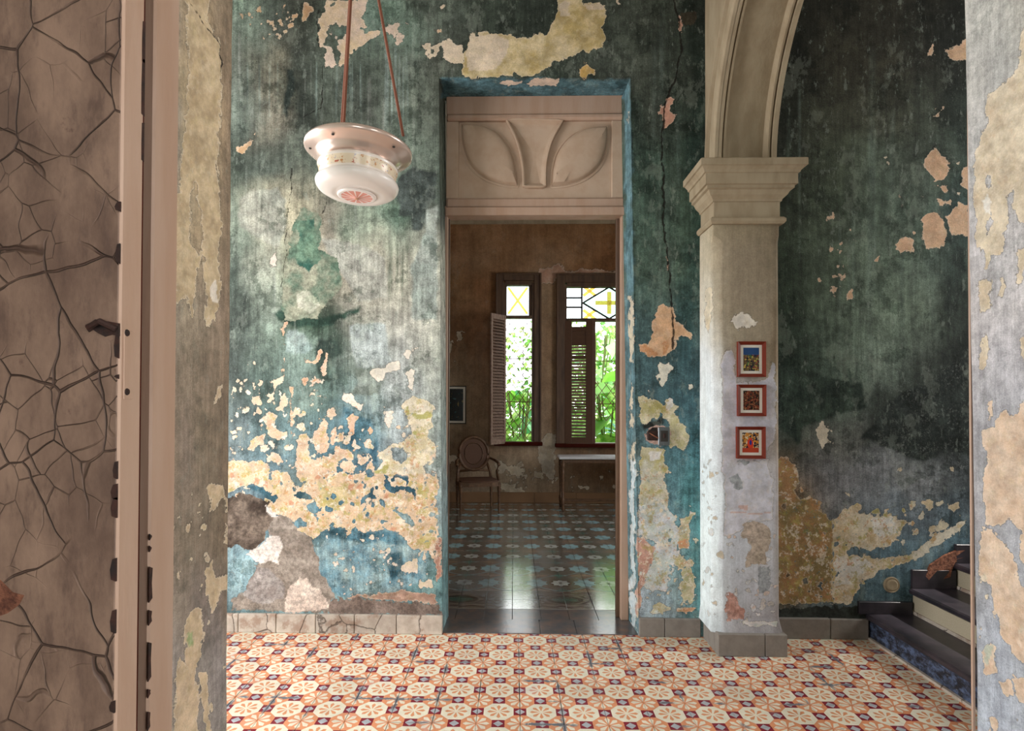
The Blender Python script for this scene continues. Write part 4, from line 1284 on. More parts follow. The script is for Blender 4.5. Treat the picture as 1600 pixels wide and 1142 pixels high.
def paint_pier(o):
    p = Paint(o, .9, .9)
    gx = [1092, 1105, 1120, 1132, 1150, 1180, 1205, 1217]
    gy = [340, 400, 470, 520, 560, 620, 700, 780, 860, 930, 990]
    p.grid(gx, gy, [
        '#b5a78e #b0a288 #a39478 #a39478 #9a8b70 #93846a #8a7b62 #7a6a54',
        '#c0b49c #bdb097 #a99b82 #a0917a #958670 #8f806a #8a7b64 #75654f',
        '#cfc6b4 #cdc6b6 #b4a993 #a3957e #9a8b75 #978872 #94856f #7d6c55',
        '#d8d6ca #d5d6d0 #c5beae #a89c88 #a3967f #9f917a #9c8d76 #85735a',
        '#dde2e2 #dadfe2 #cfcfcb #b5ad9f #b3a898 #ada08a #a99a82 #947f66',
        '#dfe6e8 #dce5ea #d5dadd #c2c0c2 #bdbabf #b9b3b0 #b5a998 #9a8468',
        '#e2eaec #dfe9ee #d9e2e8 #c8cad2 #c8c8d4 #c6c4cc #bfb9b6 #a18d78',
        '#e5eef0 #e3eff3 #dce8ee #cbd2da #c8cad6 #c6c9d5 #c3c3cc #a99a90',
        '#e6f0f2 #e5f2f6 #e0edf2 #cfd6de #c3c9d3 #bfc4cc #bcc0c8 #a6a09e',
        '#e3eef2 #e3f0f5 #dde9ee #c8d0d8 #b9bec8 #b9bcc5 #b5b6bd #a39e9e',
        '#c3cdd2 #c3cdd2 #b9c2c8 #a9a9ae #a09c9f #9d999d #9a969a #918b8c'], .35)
    p.poly('u1', '#cbcad6', [(604, 440), (620, 410), (660, 405), (680, 430), (685, 560), (690, 610), (830, 600), (880, 560), (900, 470), (922, 480), (922, 900), (880, 1000), (860, 1060), (700, 1070), (690, 1146), (604, 1146)], TG, '#c0bfcc')
    p.poly('u1', '#ddd5c9', [(660, 240), (690, 200), (750, 190), (790, 220), (817, 240), (800, 272), (740, 267), (700, 278)], TG)
    p.polys('u1', '#d6cbb5', [[(500, 50), (545, 30), (545, 180), (520, 300), (500, 240)]], TG, '#cfc0a2')
    p.poly('u1', '#cfd0dc', [(590, 0), (830, 0), (860, 100), (850, 330), (720, 340), (640, 420), (590, 420)], TH, '#c3c4cf')
    p.poly('u2', '#a69887', [(688, 370), (720, 338), (790, 343), (852, 380), (852, 430), (822, 520), (832, 592), (790, 592), (740, 582), (720, 602), (708, 540), (740, 480), (700, 442), (673, 430)], TH, '#b5a596')
    p.polys('u2', '#979ca1', [[(623, 80), (660, 73), (697, 110), (692, 152), (655, 162), (628, 120)], [(780, 610), (850, 600), (840, 740), (780, 740)], [(650, 0), (740, 0), (700, 30)]], TH)
    p.poly('u2', '#c29a8e', [(598, 765), (637, 753), (662, 800), (692, 850), (703, 890), (598, 908), (603, 840)], TH, '#a87a6c')
    p.poly('u1', '#7fa79d', [(640, 905), (880, 912), (872, 938), (700, 930)], TH, '#c9c4c4')
    p.polys('u1', '#c9a9a2', [[(660, 255), (720, 250), (720, 275), (670, 280)], [(620, 290), (840, 292), (840, 298), (620, 298)]], TH)
    p.scatter('u1', ['#d5d8e0', '#c3c9d0', '#b5b0b0', '#cdb5ac'], [(600, 430), (880, 420), (880, 900), (600, 900)], 70, .8, 4, 31, TH)
    p.scatter('u1', ['#c9cfd2', '#bfb49f', '#aeb5b8'], [(460, 0), (570, 0), (570, 900), (460, 860)], 30, .8, 4, 32, TH)
    p.speck([(590, 440), (890, 440), (890, 900), (590, 900)], .18, TH)
    p.done()


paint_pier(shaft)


def moulding(prof, name, mat, parent, x0, x1, yf, yb):
    """profile [(offset, z)] swept round left, front and right side"""
    m = MB()
    n = len(prof)
    vs = []
    for off, z in prof:
        vs += [(x0 - off, yb, z), (x0 - off, yf - off, z), (x1 + off, yf - off, z), (x1 + off, yb, z)]
    fs = []
    for i in range(n - 1):
        for k in range(3):
            fs.append((i * 4 + k, i * 4 + k + 1, (i + 1) * 4 + k + 1, (i + 1) * 4 + k))
    fs.append((0, 1, 2, 3))
    fs.append(tuple((n - 1) * 4 + k for k in range(4)))
    m.add(vs, fs)
    return m.build(name, mat, parent)


cap = [(0, 2.50), (.02, 2.50), (.03, 2.512), (.03, 2.528), (.02, 2.54), (.004, 2.542), (.004, 2.632), (.012, 2.634), (.014, 2.645), (.035, 2.665), (.048, 2.69), (.062, 2.695), (.062, 2.712), (.075, 2.714), (.075, 2.775), (.084, 2.777), (.088, 2.79), (.104, 2.806), (.114, 2.808), (.114, 2.845), (.106, 2.851), (0, 2.851)]
moulding(cap, 'capital', M['cream'], pier, XP0 + .01, XP1, YP, W + .01)
pb = empty('base', (0, 0, 0), parent=pier)
BXL, BXR, BYF = XP0 + .012, XP1 + .022, YP - .045
MB().cbox((BXL, BYF, 0), (float(atY(1196, 1010, BYF)[0]) - .001, BYF + .06, .128), .004).build('block', M['stone'], pb)
MB().cbox((float(atY(1196, 1010, BYF)[0]) + .001, BYF, 0), (BXR, BYF + .06, .128), .004).build('block', M['stone'], pb)
MB().cbox((BXL - .0, BYF + .061, 0), (BXL + .05, W - .018, .128), .004).build('block', M['stone'], pb)
MB().cbox((BXR - .05, BYF + .061, 0), (BXR, W - .02, .128), .004).build('block', M['stone'], pb)

arch = empty('arch', (0, 0, 0))
tag(arch, 'cream panelled plaster arch springing from the pier over the stair side', 'arch', kind='structure')
ZS, RA = 2.851, 1.04
YC = YP - RA


def arc(r, a0=0., a1=math.pi, n=64, dz=0.):
    return [(YC + r * math.cos(a0 + (a1 - a0) * i / n), ZS + dz + r * math.sin(a0 + (a1 - a0) * i / n)) for i in range(n + 1)]


# spandrel wall above the arch
inner = arc(RA + .05)
m = MB()
top = HC
for x_ in (XP0 + .03, XP1 - .0):
    pass
n = len(inner)
vs = []
for x_ in (XP0 + .035, XP1 - .012):
    vs += [(x_, y, z) for y, z in inner] + [(x_, y, top) for y, z in inner]
fs = []
for b_ in (0, 2 * n):
    for i in range(n - 1):
        fs.append((b_ + i, b_ + i + 1, b_ + n + i + 1, b_ + n + i))
for i in range(n - 1):
    fs.append((i, i + 1, 2 * n + i + 1, 2 * n + i))
m.add(vs, fs)
m.box((XP0 + .035, YP + .05, ZS), (XP1 - .012, W + .01, top)).box((XP0 + .035, YF, ZS), (XP1 - .012, YF + .25, top))
m.build('spandrel', M['cream'], arch)


def ring(name, prof, mat, n=64):
    """profile [(x, dr)] swept along the arch"""
    m = MB()
    k = len(prof)
    vs = []
    for i in range(n + 1):
        a_ = math.pi * i / n
        for x_, dr in prof:
            vs.append((x_, YC + (RA + dr) * math.cos(a_), ZS + (RA + dr) * math.sin(a_)))
    fs = [(i * k + j, i * k + j + 1, (i + 1) * k + j + 1, (i + 1) * k + j) for i in range(n) for j in range(k - 1)]
    m.add(vs, fs)
    return m.build(name, mat, arch)


# archivolt on the hall face, soffit with sunk panel
ring('archivolt', [(XP0 + .045, .175), (XP0 + .022, .175), (XP0 + .014, .17), (XP0 + .014, .135), (XP0 - .006, .128), (XP0 - .006, .112), (XP0 + .018, .105), (XP0 + .018, .066), (XP0 + .0, .06), (XP0 + .0, .012), (XP0 + .012, 0), (XP0 + .035, 0)], M['cream'])
ring('soffit', [(XP0 + .03, 0), (XP0 + .052, 0), (XP0 + .053, .02), (XP0 + .062, .022), (XP0 + .063, .006), (XP0 + .074, .006), (XP0 + .076, .024), (XP0 + .088, .045), (XP1 - .076, .045), (XP1 - .064, .024), (XP1 - .062, .006), (XP1 - .051, .006), (XP1 - .05, .022), (XP1 - .042, .02), (XP1 - .04, .0), (XP1 - .012, 0), (XP1 - .012, .2)], M['cream'])
MB().box((XP0 + .06, YP + .006, ZS), (XP1 - .05, YP + .06, ZS + .025)).build('panel_foot', M['cream'], arch)
# the pier's partner against the front wall
p2 = MB().box((XP0, YF - .01, 0), (XP1, YC - RA, 2.6)).build('arch_pier', M['cream'])
tag(p2, 'second arch pier against the front wall, hidden beside the near doorway', 'pier', kind='structure')
m = MB()
for i in range(len(cap) - 1):
    pass
m.box((XP0 - .08, YF, 2.6), (XP1 + .08, YC - RA + .08, 2.85))
m.build('capital', M['cream'], p2)

# ------------------------------------------------------------------ doorway frame and carved transom
d1 = empty('door_1', (0, W + DR, 0))
tag(d1, 'tall doorway with carved cream panel above the opening', 'doorway', kind='structure')
YD = W + DR


def A(px, py, Y=YD): return atY(px, py, Y)


fL, fR = -.462, .742
zt0, zt1 = 2.735, 3.53


def dpart(name, a_, b_, mat, c=.004):
    return MB().cbox((a_[0], a_[1] - YD, a_[2]), (b_[0], b_[1] - YD, b_[2]), c).build(name, mat, d1)


dpart('jamb', (fL - .03, YD, 0), (fL + .012, YD + .10, zt0 + .05), M['wood_pink'])
dpart('jamb', (fR - .022, YD, 0), (fR + .03, YD + .10, zt0 + .05), M['wood_pink'])
dpart('stop', (fR - .045, YD + .05, 0), (fR - .022, YD + .09, zt0), M['wood_dark'])
dpart('stop', (fL + .012, YD + .05, 0), (fL + .02, YD + .09, zt0), M['wood_dark'])
dpart('rail', (fL, YD - .03, zt0 - .025), (fR - .0, YD + .08, zt0 + .03), M['wood_pink'])
dpart('rail', (fL, YD - .012, zt0 + .03), (fR, YD + .06, zt0 + .10), M['wood_pink'], .012)
dpart('rail', (fL, YD - .008, 3.405), (fR, YD + .06, zt1), M['wood_pink'], .006)
dpart('rail', (fL, YD - .02, 3.36), (fR, YD + .06, 3.405), M['wood_pink'], .014)
dpart('stile', (fL, YD + .0, zt0 + .10), (fL + .085, YD + .06, 3.36), M['panel'])
dpart('stile', (fR - .085, YD + .0, zt0 + .10), (fR, YD + .06, 3.36), M['panel'])
dpart('panel', (fL + .085, YD + .016, zt0 + .10), (fR - .085, YD + .06, 3.36), M['panel'], .001)


def tp(x, y):      # carved panel, traced on the panel plane
    q = atY(670 + x / 3.006, 100 + y / 3.006, YD + .016)
    return (float(q[0]), float(q[2]))


def bez(p0, p1, p2, n=12):
    return [((1 - t) ** 2 * p0[0] + 2 * t * (1 - t) * p1[0] + t * t * p2[0], (1 - t) ** 2 * p0[1] + 2 * t * (1 - t) * p1[1] + t * t * p2[1]) for t in [i / n for i in range(n)]]


def carved(name, loop, prof, hc):
    loop = [tp(*q) for q in loop]
    cx = sum(q[0] for q in loop) / len(loop)
    cz = sum(q[1] for q in loop) / len(loop)
    n = len(loop)
    rings = []
    y0 = .0165
    n_ = len(loop)
    ar = sum(loop[i][0] * loop[(i + 1) % n_][1] - loop[(i + 1) % n_][0] * loop[i][1] for i in range(n_))
    sg = 1 if ar > 0 else -1

    def off(d):
        o = []
        for i in range(n_):
            a_ = Vector(loop[i - 1])
            b_ = Vector(loop[i])
            c_ = Vector(loop[(i + 1) % n_])
            t_ = (c_ - a_).normalized()
            nn = Vector((-t_.y, t_.x)) * sg
            o.append((b_.x + nn.x * d, b_.y + nn.y * d))
        return o
    vs = []
    for d, y in prof:
        vs += [(q[0], y0 + y, q[1]) for q in off(d)]
    vs.append((cx, y0 + hc, cz))
    fs = []
    for r in range(len(prof) - 1):
        for i in range(n_):
            fs.append((r * n_ + i, r * n_ + (i + 1) % n_, (r + 1) * n_ + (i + 1) % n_, (r + 1) * n_ + i))
    b_ = (len(prof) - 1) * n_
    for i in range(n_):
        fs.append((b_ + i, b_ + (i + 1) % n_, len(vs) - 1))
    return MB().add(vs, fs).build(name, M['panel'], d1, angle=.6)


LP = [(-.014, 0), (-.014, -.006), (-.004, -.008), (.0, -.004), (.004, -.004), (.012, -.026), (.022, -.034), (.05, -.040), (.08, -.043)]
VP = [(-.016, 0), (-.016, -.026), (-.010, -.034), (-.002, -.032), (.014, -.010), (.028, -.002)]
carved('carved_leaf', bez((152, 285), (330, 270), (395, 430)) + bez((395, 430), (415, 500), (415, 575)) + bez((415, 575), (260, 570), (190, 470)) + bez((190, 470), (145, 380), (152, 285)), LP, -.046)
carved('carved_leaf', bez((838, 295), (670, 285), (600, 430)) + bez((600, 430), (578, 500), (578, 576)) + bez((578, 576), (730, 575), (805, 475)) + bez((805, 475), (850, 390), (838, 295)), LP, -.046)
carved('carved_vase', bez((372, 275), (490, 272), (622, 278)) + bez((622, 278), (530, 400), (542, 577)) + bez((542, 577), (500, 576), (450, 576)) + bez((450, 576), (455, 400), (372, 275)), VP, .0)

# ------------------------------------------------------------------ stairs
st = empty('staircase', (2.19, W, 0))
tag(st, 'black stone stairs with cream risers rising to the right along the green wall', 'staircase', kind='structure')
SX0 = 2.19
going, rise = .265, .158
YS0 = 1.35
for i in range(8):
    x0 = SX0 + going * i
    z1 = rise * (i + 1)
    s_ = empty('step', (x0 - SX0, 0, 0), parent=st)
    MB().cbox((.012, YS0 - W, max(0, z1 - rise)), (going + .02, -.004, z1 - .034), .001).build('riser', M['step_blue'] if i == 0 else M['step_cream'], s_)
    MB().cbox((-.016, YS0 - W - .01, z1 - .034), (going + .03, -.003, z1), .008).build('tread', M['step_dark'], s_)
    if i > 0:
        MB().cbox((.004, YS0 - W, z1 - rise), (.012, -.004, z1 - rise + .02), .001).build('fillet', M['stone_pale'], s_)
    # stepped black wall skirting
    if i < 4:
        MB().cbox((.0 if i else -.06, -.022, z1), (going - .002 + (0 if i else .0), .0, z1 + (.075 if i == 0 else .115)), .002).build('wall_block', M['step_dark'], s_)
MB().box((-.006, YS0 - W, 0), (.012, -.01, .014)).build('edge_strip', M['stone_pale'], st)
# broken plaster with brick showing beside the third step


def patch(name, pts, tr, Y, mat, label, cat, th=.02):
    q = []
    for x, y in pts:
        v = atY(tr[0] + x / tr[2], tr[1] + y / tr[2], Y)
        q.append((float(v[0]), float(v[2])))
    cx = sum(a_[0] for a_ in q) / len(q)
    cz = sum(a_[1] for a_ in q) / len(q)
    vs = [(x, Y + .004, z) for x, z in q] + [(cx + (x - cx) * .94, Y - th * rnd.uniform(.3, 1), cz + (z - cz) * .92) for x, z in q] + [(cx, Y - th * .3, cz)]
    n = len(q)
    fs = [(i, (i + 1) % n, n + (i + 1) % n, n + i) for i in range(n)] + [(n + i, n + (i + 1) % n, 2 * n) for i in range(n)]
    o = MB().add(vs, fs).build(name, mat)
    return tag(o, label, cat, kind='structure')


patch('trim_1', [(528, 660), (545, 622), (590, 592), (625, 577), (678, 570), (684, 592), (632, 602), (614, 640), (610, 664), (560, 678), (538, 674)], TJ, W - .02, M['brick'], 'ragged hole with bare brick in the wall above the stairs', 'brick patch', .004)
m = MB().lathe([(.0, .014), (.028, .016), (.036, .008), (.045, .010), (.05, .0)], 20)
o = m.build('trim_2', M['cream'])
o.rotation_euler = (math.pi / 2, 0, 0)
o.location = (float(atY(1180 + 425 / 2, 571 + 685 / 2, W)[0]), W - .001, float(atY(1180 + 425 / 2, 571 + 685 / 2, W)[2]))
tag(o, 'round pinkish plaster plug in the wall beside the lowest steps', 'wall plug', kind='structure')

# ------------------------------------------------------------------ front wall with the near doorway
XL, XR = float(atY(361, 571, YF)[0]), float(atY(1515, 571, YF)[0])
YN = .665
wf = empty('wall_front', (0, 0, 0))
tag(wf, 'thick flaking plaster wall around the near doorway', 'wall', kind='structure')
HD = 3.4
MB().box((HL - .2, YN, -.1), (XL - .012, YF, HC)).build('masonry', M['plain_plaster'], wf)
MB().box((XR + .012, YN, -.1), (HR, YF, HC)).build('masonry', M['plain_plaster'], wf)
MB().box((XL - .012, YN, HD), (XR + .012, YF, HC)).build('masonry', M['plain_plaster'], wf)
zj = np.concatenate([np.arange(0, .7, .03), np.arange(.7, 2.35, .0035), np.arange(2.36, HD + .03, .03)])
tl = 6 / 886 * YF


def jamb(xe, sign, y0, y1):
    # rounded arris on the hall side
    ys = np.concatenate([np.arange(y0, y1 - .012, .0032), [y1 - .008, y1 - .004, y1 - .001, y1 + .002]])
    g = np.zeros((len(ys), len(zj), 3))
    lean = (zj - 1.46) * (-.010 if sign > 0 else -.001)
    g[..., 1] = ys[:, None]
    g[..., 2] = zj[None]
    off = np.where(ys > y1 - .01, (ys - (y1 - .01)) ** 2 * 40, 0)
    und_ = fbm(ys[:, None] * 20 + zj[None] * 0, zj[None] * 9 + ys[:, None] * 0, 8, 3) * .003
    g[..., 0] = xe + lean[None] + sign * off[:, None] + und_ * sign
    return grid_object('reveal', g, M['jamb'], wf)


yl0 = float(atX(268, 571, XL)[1])
jl = jamb(XL, -1, yl0, YF)
jr = jamb(XR, 1, YN, YF)


def paint_jl(o):
    p = Paint(o, .9, .85)
    p.grid([268, 290, 315, 340, 358], [0, 200, 330, 480, 580, 700, 850, 950, 1050, 1140], [
        '#a2978a #a79377 #a58d6c #8f7d66 #7d6b57', '#9d9488 #ac9878 #a9906d #9a8468 #8a7660', '#9a8e7e #a8967a #a58f70 #9a876c #86735e',
        '#8f8577 #9a8b76 #968672 #8f7d6a #86725e', '#857767 #8a7a68 #857462 #81705e #7d6b59', '#8a7a68 #88786a #80715f #7d6d5b #7d6a58',
        '#857666 #7f705f #7a6b5b #7a6a58 #7f6c5a', '#8a7d70 #8a7c6e #80736a #7d7068 #857465', '#9a8f88 #92867d #8a8079 #8a807c #8f8176', '#a09488 #9a8d80 #93887f #8f8680 #93867a'], .4)
    CR, CR2 = '#c2ab86', '#ae9672'
    t1, t2 = (0, 0, 2.), (0, 571, 2.)
    p.poly('u1', CR, [(580, -20), (655, -20), (650, 60), (690, 140), (692, 300), (680, 500), (692, 700), (682, 780), (690, 900), (680, 960), (672, 1004), (650, 990), (640, 900), (632, 780), (612, 900), (600, 994), (580, 920), (548, 955), (540, 640), (570, 600), (553, 520), (582, 400), (590, 200)], t1, CR2)
    p.carve('u1', [(600, 600), (615, 560), (625, 700), (640, 730), (620, 800), (595, 760)], t1)
    p.carve('u1', [(540, 400), (575, 410), (560, 600), (540, 640)], t1)
    p.poly('u1', '#dcd0c0', [(655, 900), (668, 872), (682, 900), (680, 940), (662, 940)], t1)
    p.poly('u1', CR, [(640, 960), (660, 960), (655, 1024), (642, 1020)], t1)
    p.polys('u1', '#c9ad8c', [[(640, 370), (690, 375), (695, 365), (716, 440), (712, 455), (690, 400), (672, 440), (650, 465), (655, 420)], [(640, 650), (665, 605), (672, 660), (716, 650), (715, 710), (690, 700), (685, 740), (660, 775), (650, 720)], [(690, 60), (670, 90), (672, 120), (690, 105)], [(586, 490), (596, 488), (594, 520), (586, 515)], [(700, 500), (718, 490), (716, 560), (702, 550)], [(570, 830), (600, 770), (625, 760), (635, 850), (610, 985), (580, 980), (575, 900)], [(555, 650), (566, 645), (564, 675), (556, 672)], [(620, 960), (650, 950), (662, 1150), (640, 1150)], [(560, 900), (620, 1000), (620, 1150), (545, 1150), (548, 1000)], [(535, 500), (545, 500), (543, 545), (536, 545)]], t2, '#b9a07d')
    p.poly('u1', '#93a06a', [(580, 840), (600, 830), (605, 880), (585, 880)], t2)
    p.scatter('u1', [CR, '#b9a488'], [(540, 400), (720, 300), (720, 1000), (540, 700)], 40, 1, 5, 41, t2)
    p.line([(575, -10), (690, 140), (688, 230)], t1, .3)
    p.done()


def paint_jr(o):
    p = Paint(o, .55, .68)
    p.grid([1505, 1530, 1560, 1600, 1660], [0, 120, 250, 400, 520, 650, 800, 900, 1000, 1140], [
        '#a0a4a4 #9da2a3 #9ba0a0 #a3a6a3 #a3a6a3', '#a2a5a8 #9a9ea2 #8f959a #9a9fa2 #9a9fa2', '#a5a8b0 #a3a7b0 #a2a5ac #a5a8ae #a5a8ae', '#a5a7b3 #a3a5b2 #a0a3b0 #a5a7b2 #a5a7b2', '#a09da3 #a3a2ad #a2a3b0 #a5a5b2 #a5a5b2', '#979398 #9a99a0 #9c9ca4 #a0a0a9 #a0a0a9', '#968f90 #98969c #9899a2 #9da0a9 #9da0a9', '#979398 #9a9aa2 #999ca6 #9ea2ac #9ea2ac', '#9599a3 #98a0ae #97a0b0 #a0a8b5 #a0a8b5', '#98a0b0 #98a5b8 #9aa6ba #a2acbc #a2acbc'], .4)
    CR, CR2 = '#cfbd9c', '#bda683'
    t1, t2 = (1490, 0, 2.), (1180, 571, 2.)
    p.poly('u1', CR, [(230, 60), (212, 100), (205, 180), (212, 195), (150, 265), (108, 300), (100, 350), (105, 380), (80, 440), (64, 500), (66, 540), (64, 620), (70, 700), (75, 770), (100, 800), (108, 840), (120, 800), (150, 790), (165, 700), (190, 690), (205, 690), (230, 700), (400, 690), (400, 40)], t1, CR2)
    for q in ([(102, 545), (116, 555), (116, 590), (100, 588)], [(162, 620), (176, 596), (188, 598), (186, 650), (200, 680), (196, 720), (168, 700), (172, 650)], [(100, 690), (122, 650), (122, 700), (106, 740)]):
        p.carve('u1', q, t1)
    p.poly('u1', '#d5cfc2', [(92, 620), (108, 604), (118, 630), (110, 670), (98, 660)], t1)
    p.polys('u1', CR, [[(84, 880), (110, 862), (118, 900), (114, 968), (78, 980), (80, 930)], [(146, 870), (160, 866), (160, 900), (148, 926)], [(200, 780), (230, 770), (230, 800), (212, 880), (200, 910)], [(84, 1060), (100, 1040), (104, 1090), (98, 1150), (84, 1150)], [(212, 1060), (230, 1050), (230, 1150), (212, 1110)]], t1, CR2)
    PKc = '#d2b597'
    p.polys('u1', PKc, [[(706, 200), (745, 195), (760, 160), (775, 135), (800, 160), (820, 150), (840, 90), (900, 60), (900, 600), (830, 620), (800, 500), (770, 500), (720, 495), (712, 400), (720, 300)], [(702, 520), (730, 510), (780, 540), (820, 640), (830, 690), (900, 690), (900, 930), (830, 930), (800, 880), (770, 850), (760, 780), (740, 740), (735, 690), (700, 650), (704, 580)], [(725, 110), (745, 105), (745, 160), (730, 175)], [(765, 990), (795, 985), (800, 1030), (775, 1040)], [(730, 870), (755, 880), (750, 960), (720, 960), (708, 890)], [(735, 1100), (750, 1098), (752, 1145), (735, 1145)], [(800, 985), (900, 970), (900, 1080), (830, 1060)]], t2, '#c9a480')
    p.poly('u1', '#aab09a', [(712, 880), (735, 870), (740, 900), (720, 940)], t2)
    p.carve('u1', [(740, 520), (790, 480), (830, 520), (830, 640), (790, 560)], t2)
    p.scatter('u1', [CR, PKc], [(700, 200), (840, 100), (840, 1140), (700, 1140)], 40, 1, 5, 43, t2)
    p.done()


paint_jl(jl)
paint_jr(jr)
# slim timber edge at the right arris
MB().box((XR + .001, YF - .001, 0), (XR + .005, YF + .003, HD)).build('corner_bead', M['wood_pink'], wf)

# door frame on the left of the near doorway and the half-closed leaf
d2 = empty('door_2', (XL, .7, 0))
tag(d2, 'cracked brown door leaf with pinkish frame at the left edge', 'door', kind='structure')


def d2box(name, a_, b_, mat, c=.003):
    return MB().cbox((a_[0] - XL, a_[1] - .7, a_[2]), (b_[0] - XL, b_[1] - .7, b_[2]), c).build(name, mat, d2)


yfr0 = float(atX(237, 571, XL + .006)[1])
d2box('frame_post', (XL - .06, yfr0, 0), (XL + .006, yl0 + .003, HD), M['wood_pink'])
d2box('rebate', (XL - .06, .668, 0), (XL - .006, yfr0 - .001, HD), M['wood_red'])
YLF = .605
xe = float(atY(186, 571, YLF)[0])
ye1 = float(atX(220, 571, xe)[1])
leaf = d2box('leaf', (xe - .62, YLF, .01), (xe - .001, ye1 - .012, HD - .02), M['door_leaf'], .002)
d2box('closing_stile', (xe - .006, YLF + .0008, .01), (xe + .0005, ye1, HD - .02), M['wood_pink'], .002)
d2box('rebate_strip', (xe - .03, ye1 - .012, .01), (xe - .004, ye1 + .006, HD - .02), M['wood_red'], .001)


def onleaf(px, py, dy=0.):
    q = atY(px, py, YLF - dy)
    return float(q[0]), float(q[1]), float(q[2])


# rusty lock: hole with torn metal in the face, strike plate on the closing edge
lp0, lp1 = atX(191, 515, xe), atX(206, 624, xe)
d2box('lock_plate', (xe + .0003, float(lp0[1]) + .001, float(lp1[2])), (xe + .0018, float(lp1[1]) - .001, float(lp0[2])), M['wood_pink'], .0008)
for py_ in (520, 612):
    q = atX(196, py_, xe)
    m = MB().lathe([(.0, .0012), (.0035, .001), (.004, 0)], 10)
    o = m.build('screw', M['rust'], d2)
    o.rotation_euler = (0, math.pi / 2, 0)
    o.location = (xe + .0018 - XL, float(q[1]) - .7, float(q[2]))
pts = [(272, 1028), (285, 1008), (300, 998), (325, 1002), (350, 1006), (372, 1010), (372, 1050), (350, 1046), (330, 1052), (310, 1042), (292, 1030), (280, 1038)]
q = [onleaf(x / 2, y / 2) for x, y in pts]
m = MB().prism([(a_[0] - XL, a_[2]) for a_ in q], YLF - .7 - .0012, YLF - .7 + .002)
m.build('rusty_lock_remnant', M['rust'], d2)
m = MB()
a_, b_ = onleaf(142, 512), onleaf(184, 515)
m.tube([(a_[0] - XL, YLF - .7 - .004, a_[2]), ((a_[0] + b_[0]) / 2 - XL, YLF - .7 - .007, a_[2] + .006), (b_[0] - XL, YLF - .7 - .003, b_[2])], .0035, 8)
m.build('latch_bolt', M['rust'], d2)
for k, (y0, y1) in enumerate(((30, 64), (90, 152), (190, 228), (314, 330), (380, 412), (520, 560), (585, 592), (720, 748), (755, 780), (776, 808), (870, 906), (950, 986), (1090, 1108))):
    w0 = rnd.uniform(.0008, .0022)
    a_ = atX(222 if y0 < 300 else 187 if 300 < y0 < 900 else 186, y0, xe)
    z0 = float(a_[2])
    z1 = float(atX(187, y1, xe)[2])
    if y0 < 300:
        yb = ye1 - .003
        pl = [(yb - w0, z1), (yb + .003, z1 - .001), (yb + .003, z0), (yb - w0 * .6, z0 - .002), (yb - w0 * 1.1, (z0 + z1) / 2)]
        MB().prism([(y_ - .7, z_) for y_, z_ in pl], xe - XL + .0003, xe - XL + .0012, 0).build('chip', M['rust'], d2)
    else:
        x_ = xe - XL - .001
        pl = [(x_ - w0 * 2.2, z1 + .002), (x_ + .0008, z1), (x_ + .0008, z0), (x_ - w0 * 1.6, z0 - .001), (x_ - w0 * 2.8, (z0 + z1) / 2)]
        MB().prism(pl, YLF - .7 - .001, YLF - .7 + .001, 1).build('chip', M['rust'], d2)
for (y0, y1) in ((830, 840), (848, 858), (880, 935), (946, 970), (995, 1055), (1066, 1080), (1100, 1130)):
    yb = yfr0
    z0, z1 = float(atX(237, y0, XL)[2]), float(atX(237, y1, XL)[2])
    w0 = rnd.uniform(.003, .006)
    pl = [(yb - .002, z1), (yb + w0, z1 + .004), (yb + w0 * .7, (z0 + z1) / 2), (yb + w0, z0 - .004), (yb - .002, z0)]
    MB().prism([(y_ - .7, z_) for y_, z_ in pl], .0058, .0072, 0).build('chip', M['rust'], d2)
q = onleaf(18, 940)
pl = [(0, 905), (20, 925), (38, 930), (30, 945), (12, 958), (0, 962), (-20, 930)]
MB().prism([(onleaf(*v)[0] - XL, onleaf(*v)[2]) for v in pl], YLF - .7 - .0008, YLF - .7 + .001).build('chip', M['brick'], d2)

# ------------------------------------------------------------------ other walls of the hall (left entrance open to daylight)
wl = MB()
wl.box((HL - .2, YF - .1, -.1), (HL, 1.35, HC)).box((HL - .2, 3.15, -.1), (HL, W + .1, HC)).box((HL - .2, 1.35, 3.4), (HL, 3.15, HC))
wl = tag(wl.build('wall_left', M['plain_plaster']), 'hall side wall with the open entrance, outside the picture', 'wall', kind='structure')
wr = tag(MB().box((HR, -.5, -.1), (HR + .2, 1.4, HC)).box((HR, 3.4, -.1), (HR + .2, W + .4, HC)).box((HR, 1.4, -.1), (HR + .2, 3.4, 1.9)).box((HR, 1.4, 4.1), (HR + .2, 3.4, HC)).build('wall_right', M['plain_plaster']), 'wall at the head of the stairs, outside the picture', 'wall', kind='structure')
wq = MB()
wq.box((-2.2, -3.2, -.1), (-2.0, YN, HC)).box((2.4, -3.2, -.1), (2.6, -1.85, HC)).box((2.4, -.05, -.1), (2.6, YN, HC)).box((2.4, -1.85, -.1), (2.6, -.05, .5)).box((2.4, -1.85, 3.1), (2.6, -.05, HC)).box((-2.2, -3.2, -.1), (-.85, -3.0, HC)).box((1.25, -3.2, -.1), (2.6, -3.0, HC)).box((-.85, -3.2, 3.05), (1.25, -3.0, HC)).box((-.85, -3.2, -.1), (1.25, -3.0, .35))
tag(wq.build('wall_room', M['plain_plaster']), 'walls of the front room behind the camera', 'wall', kind='structure')
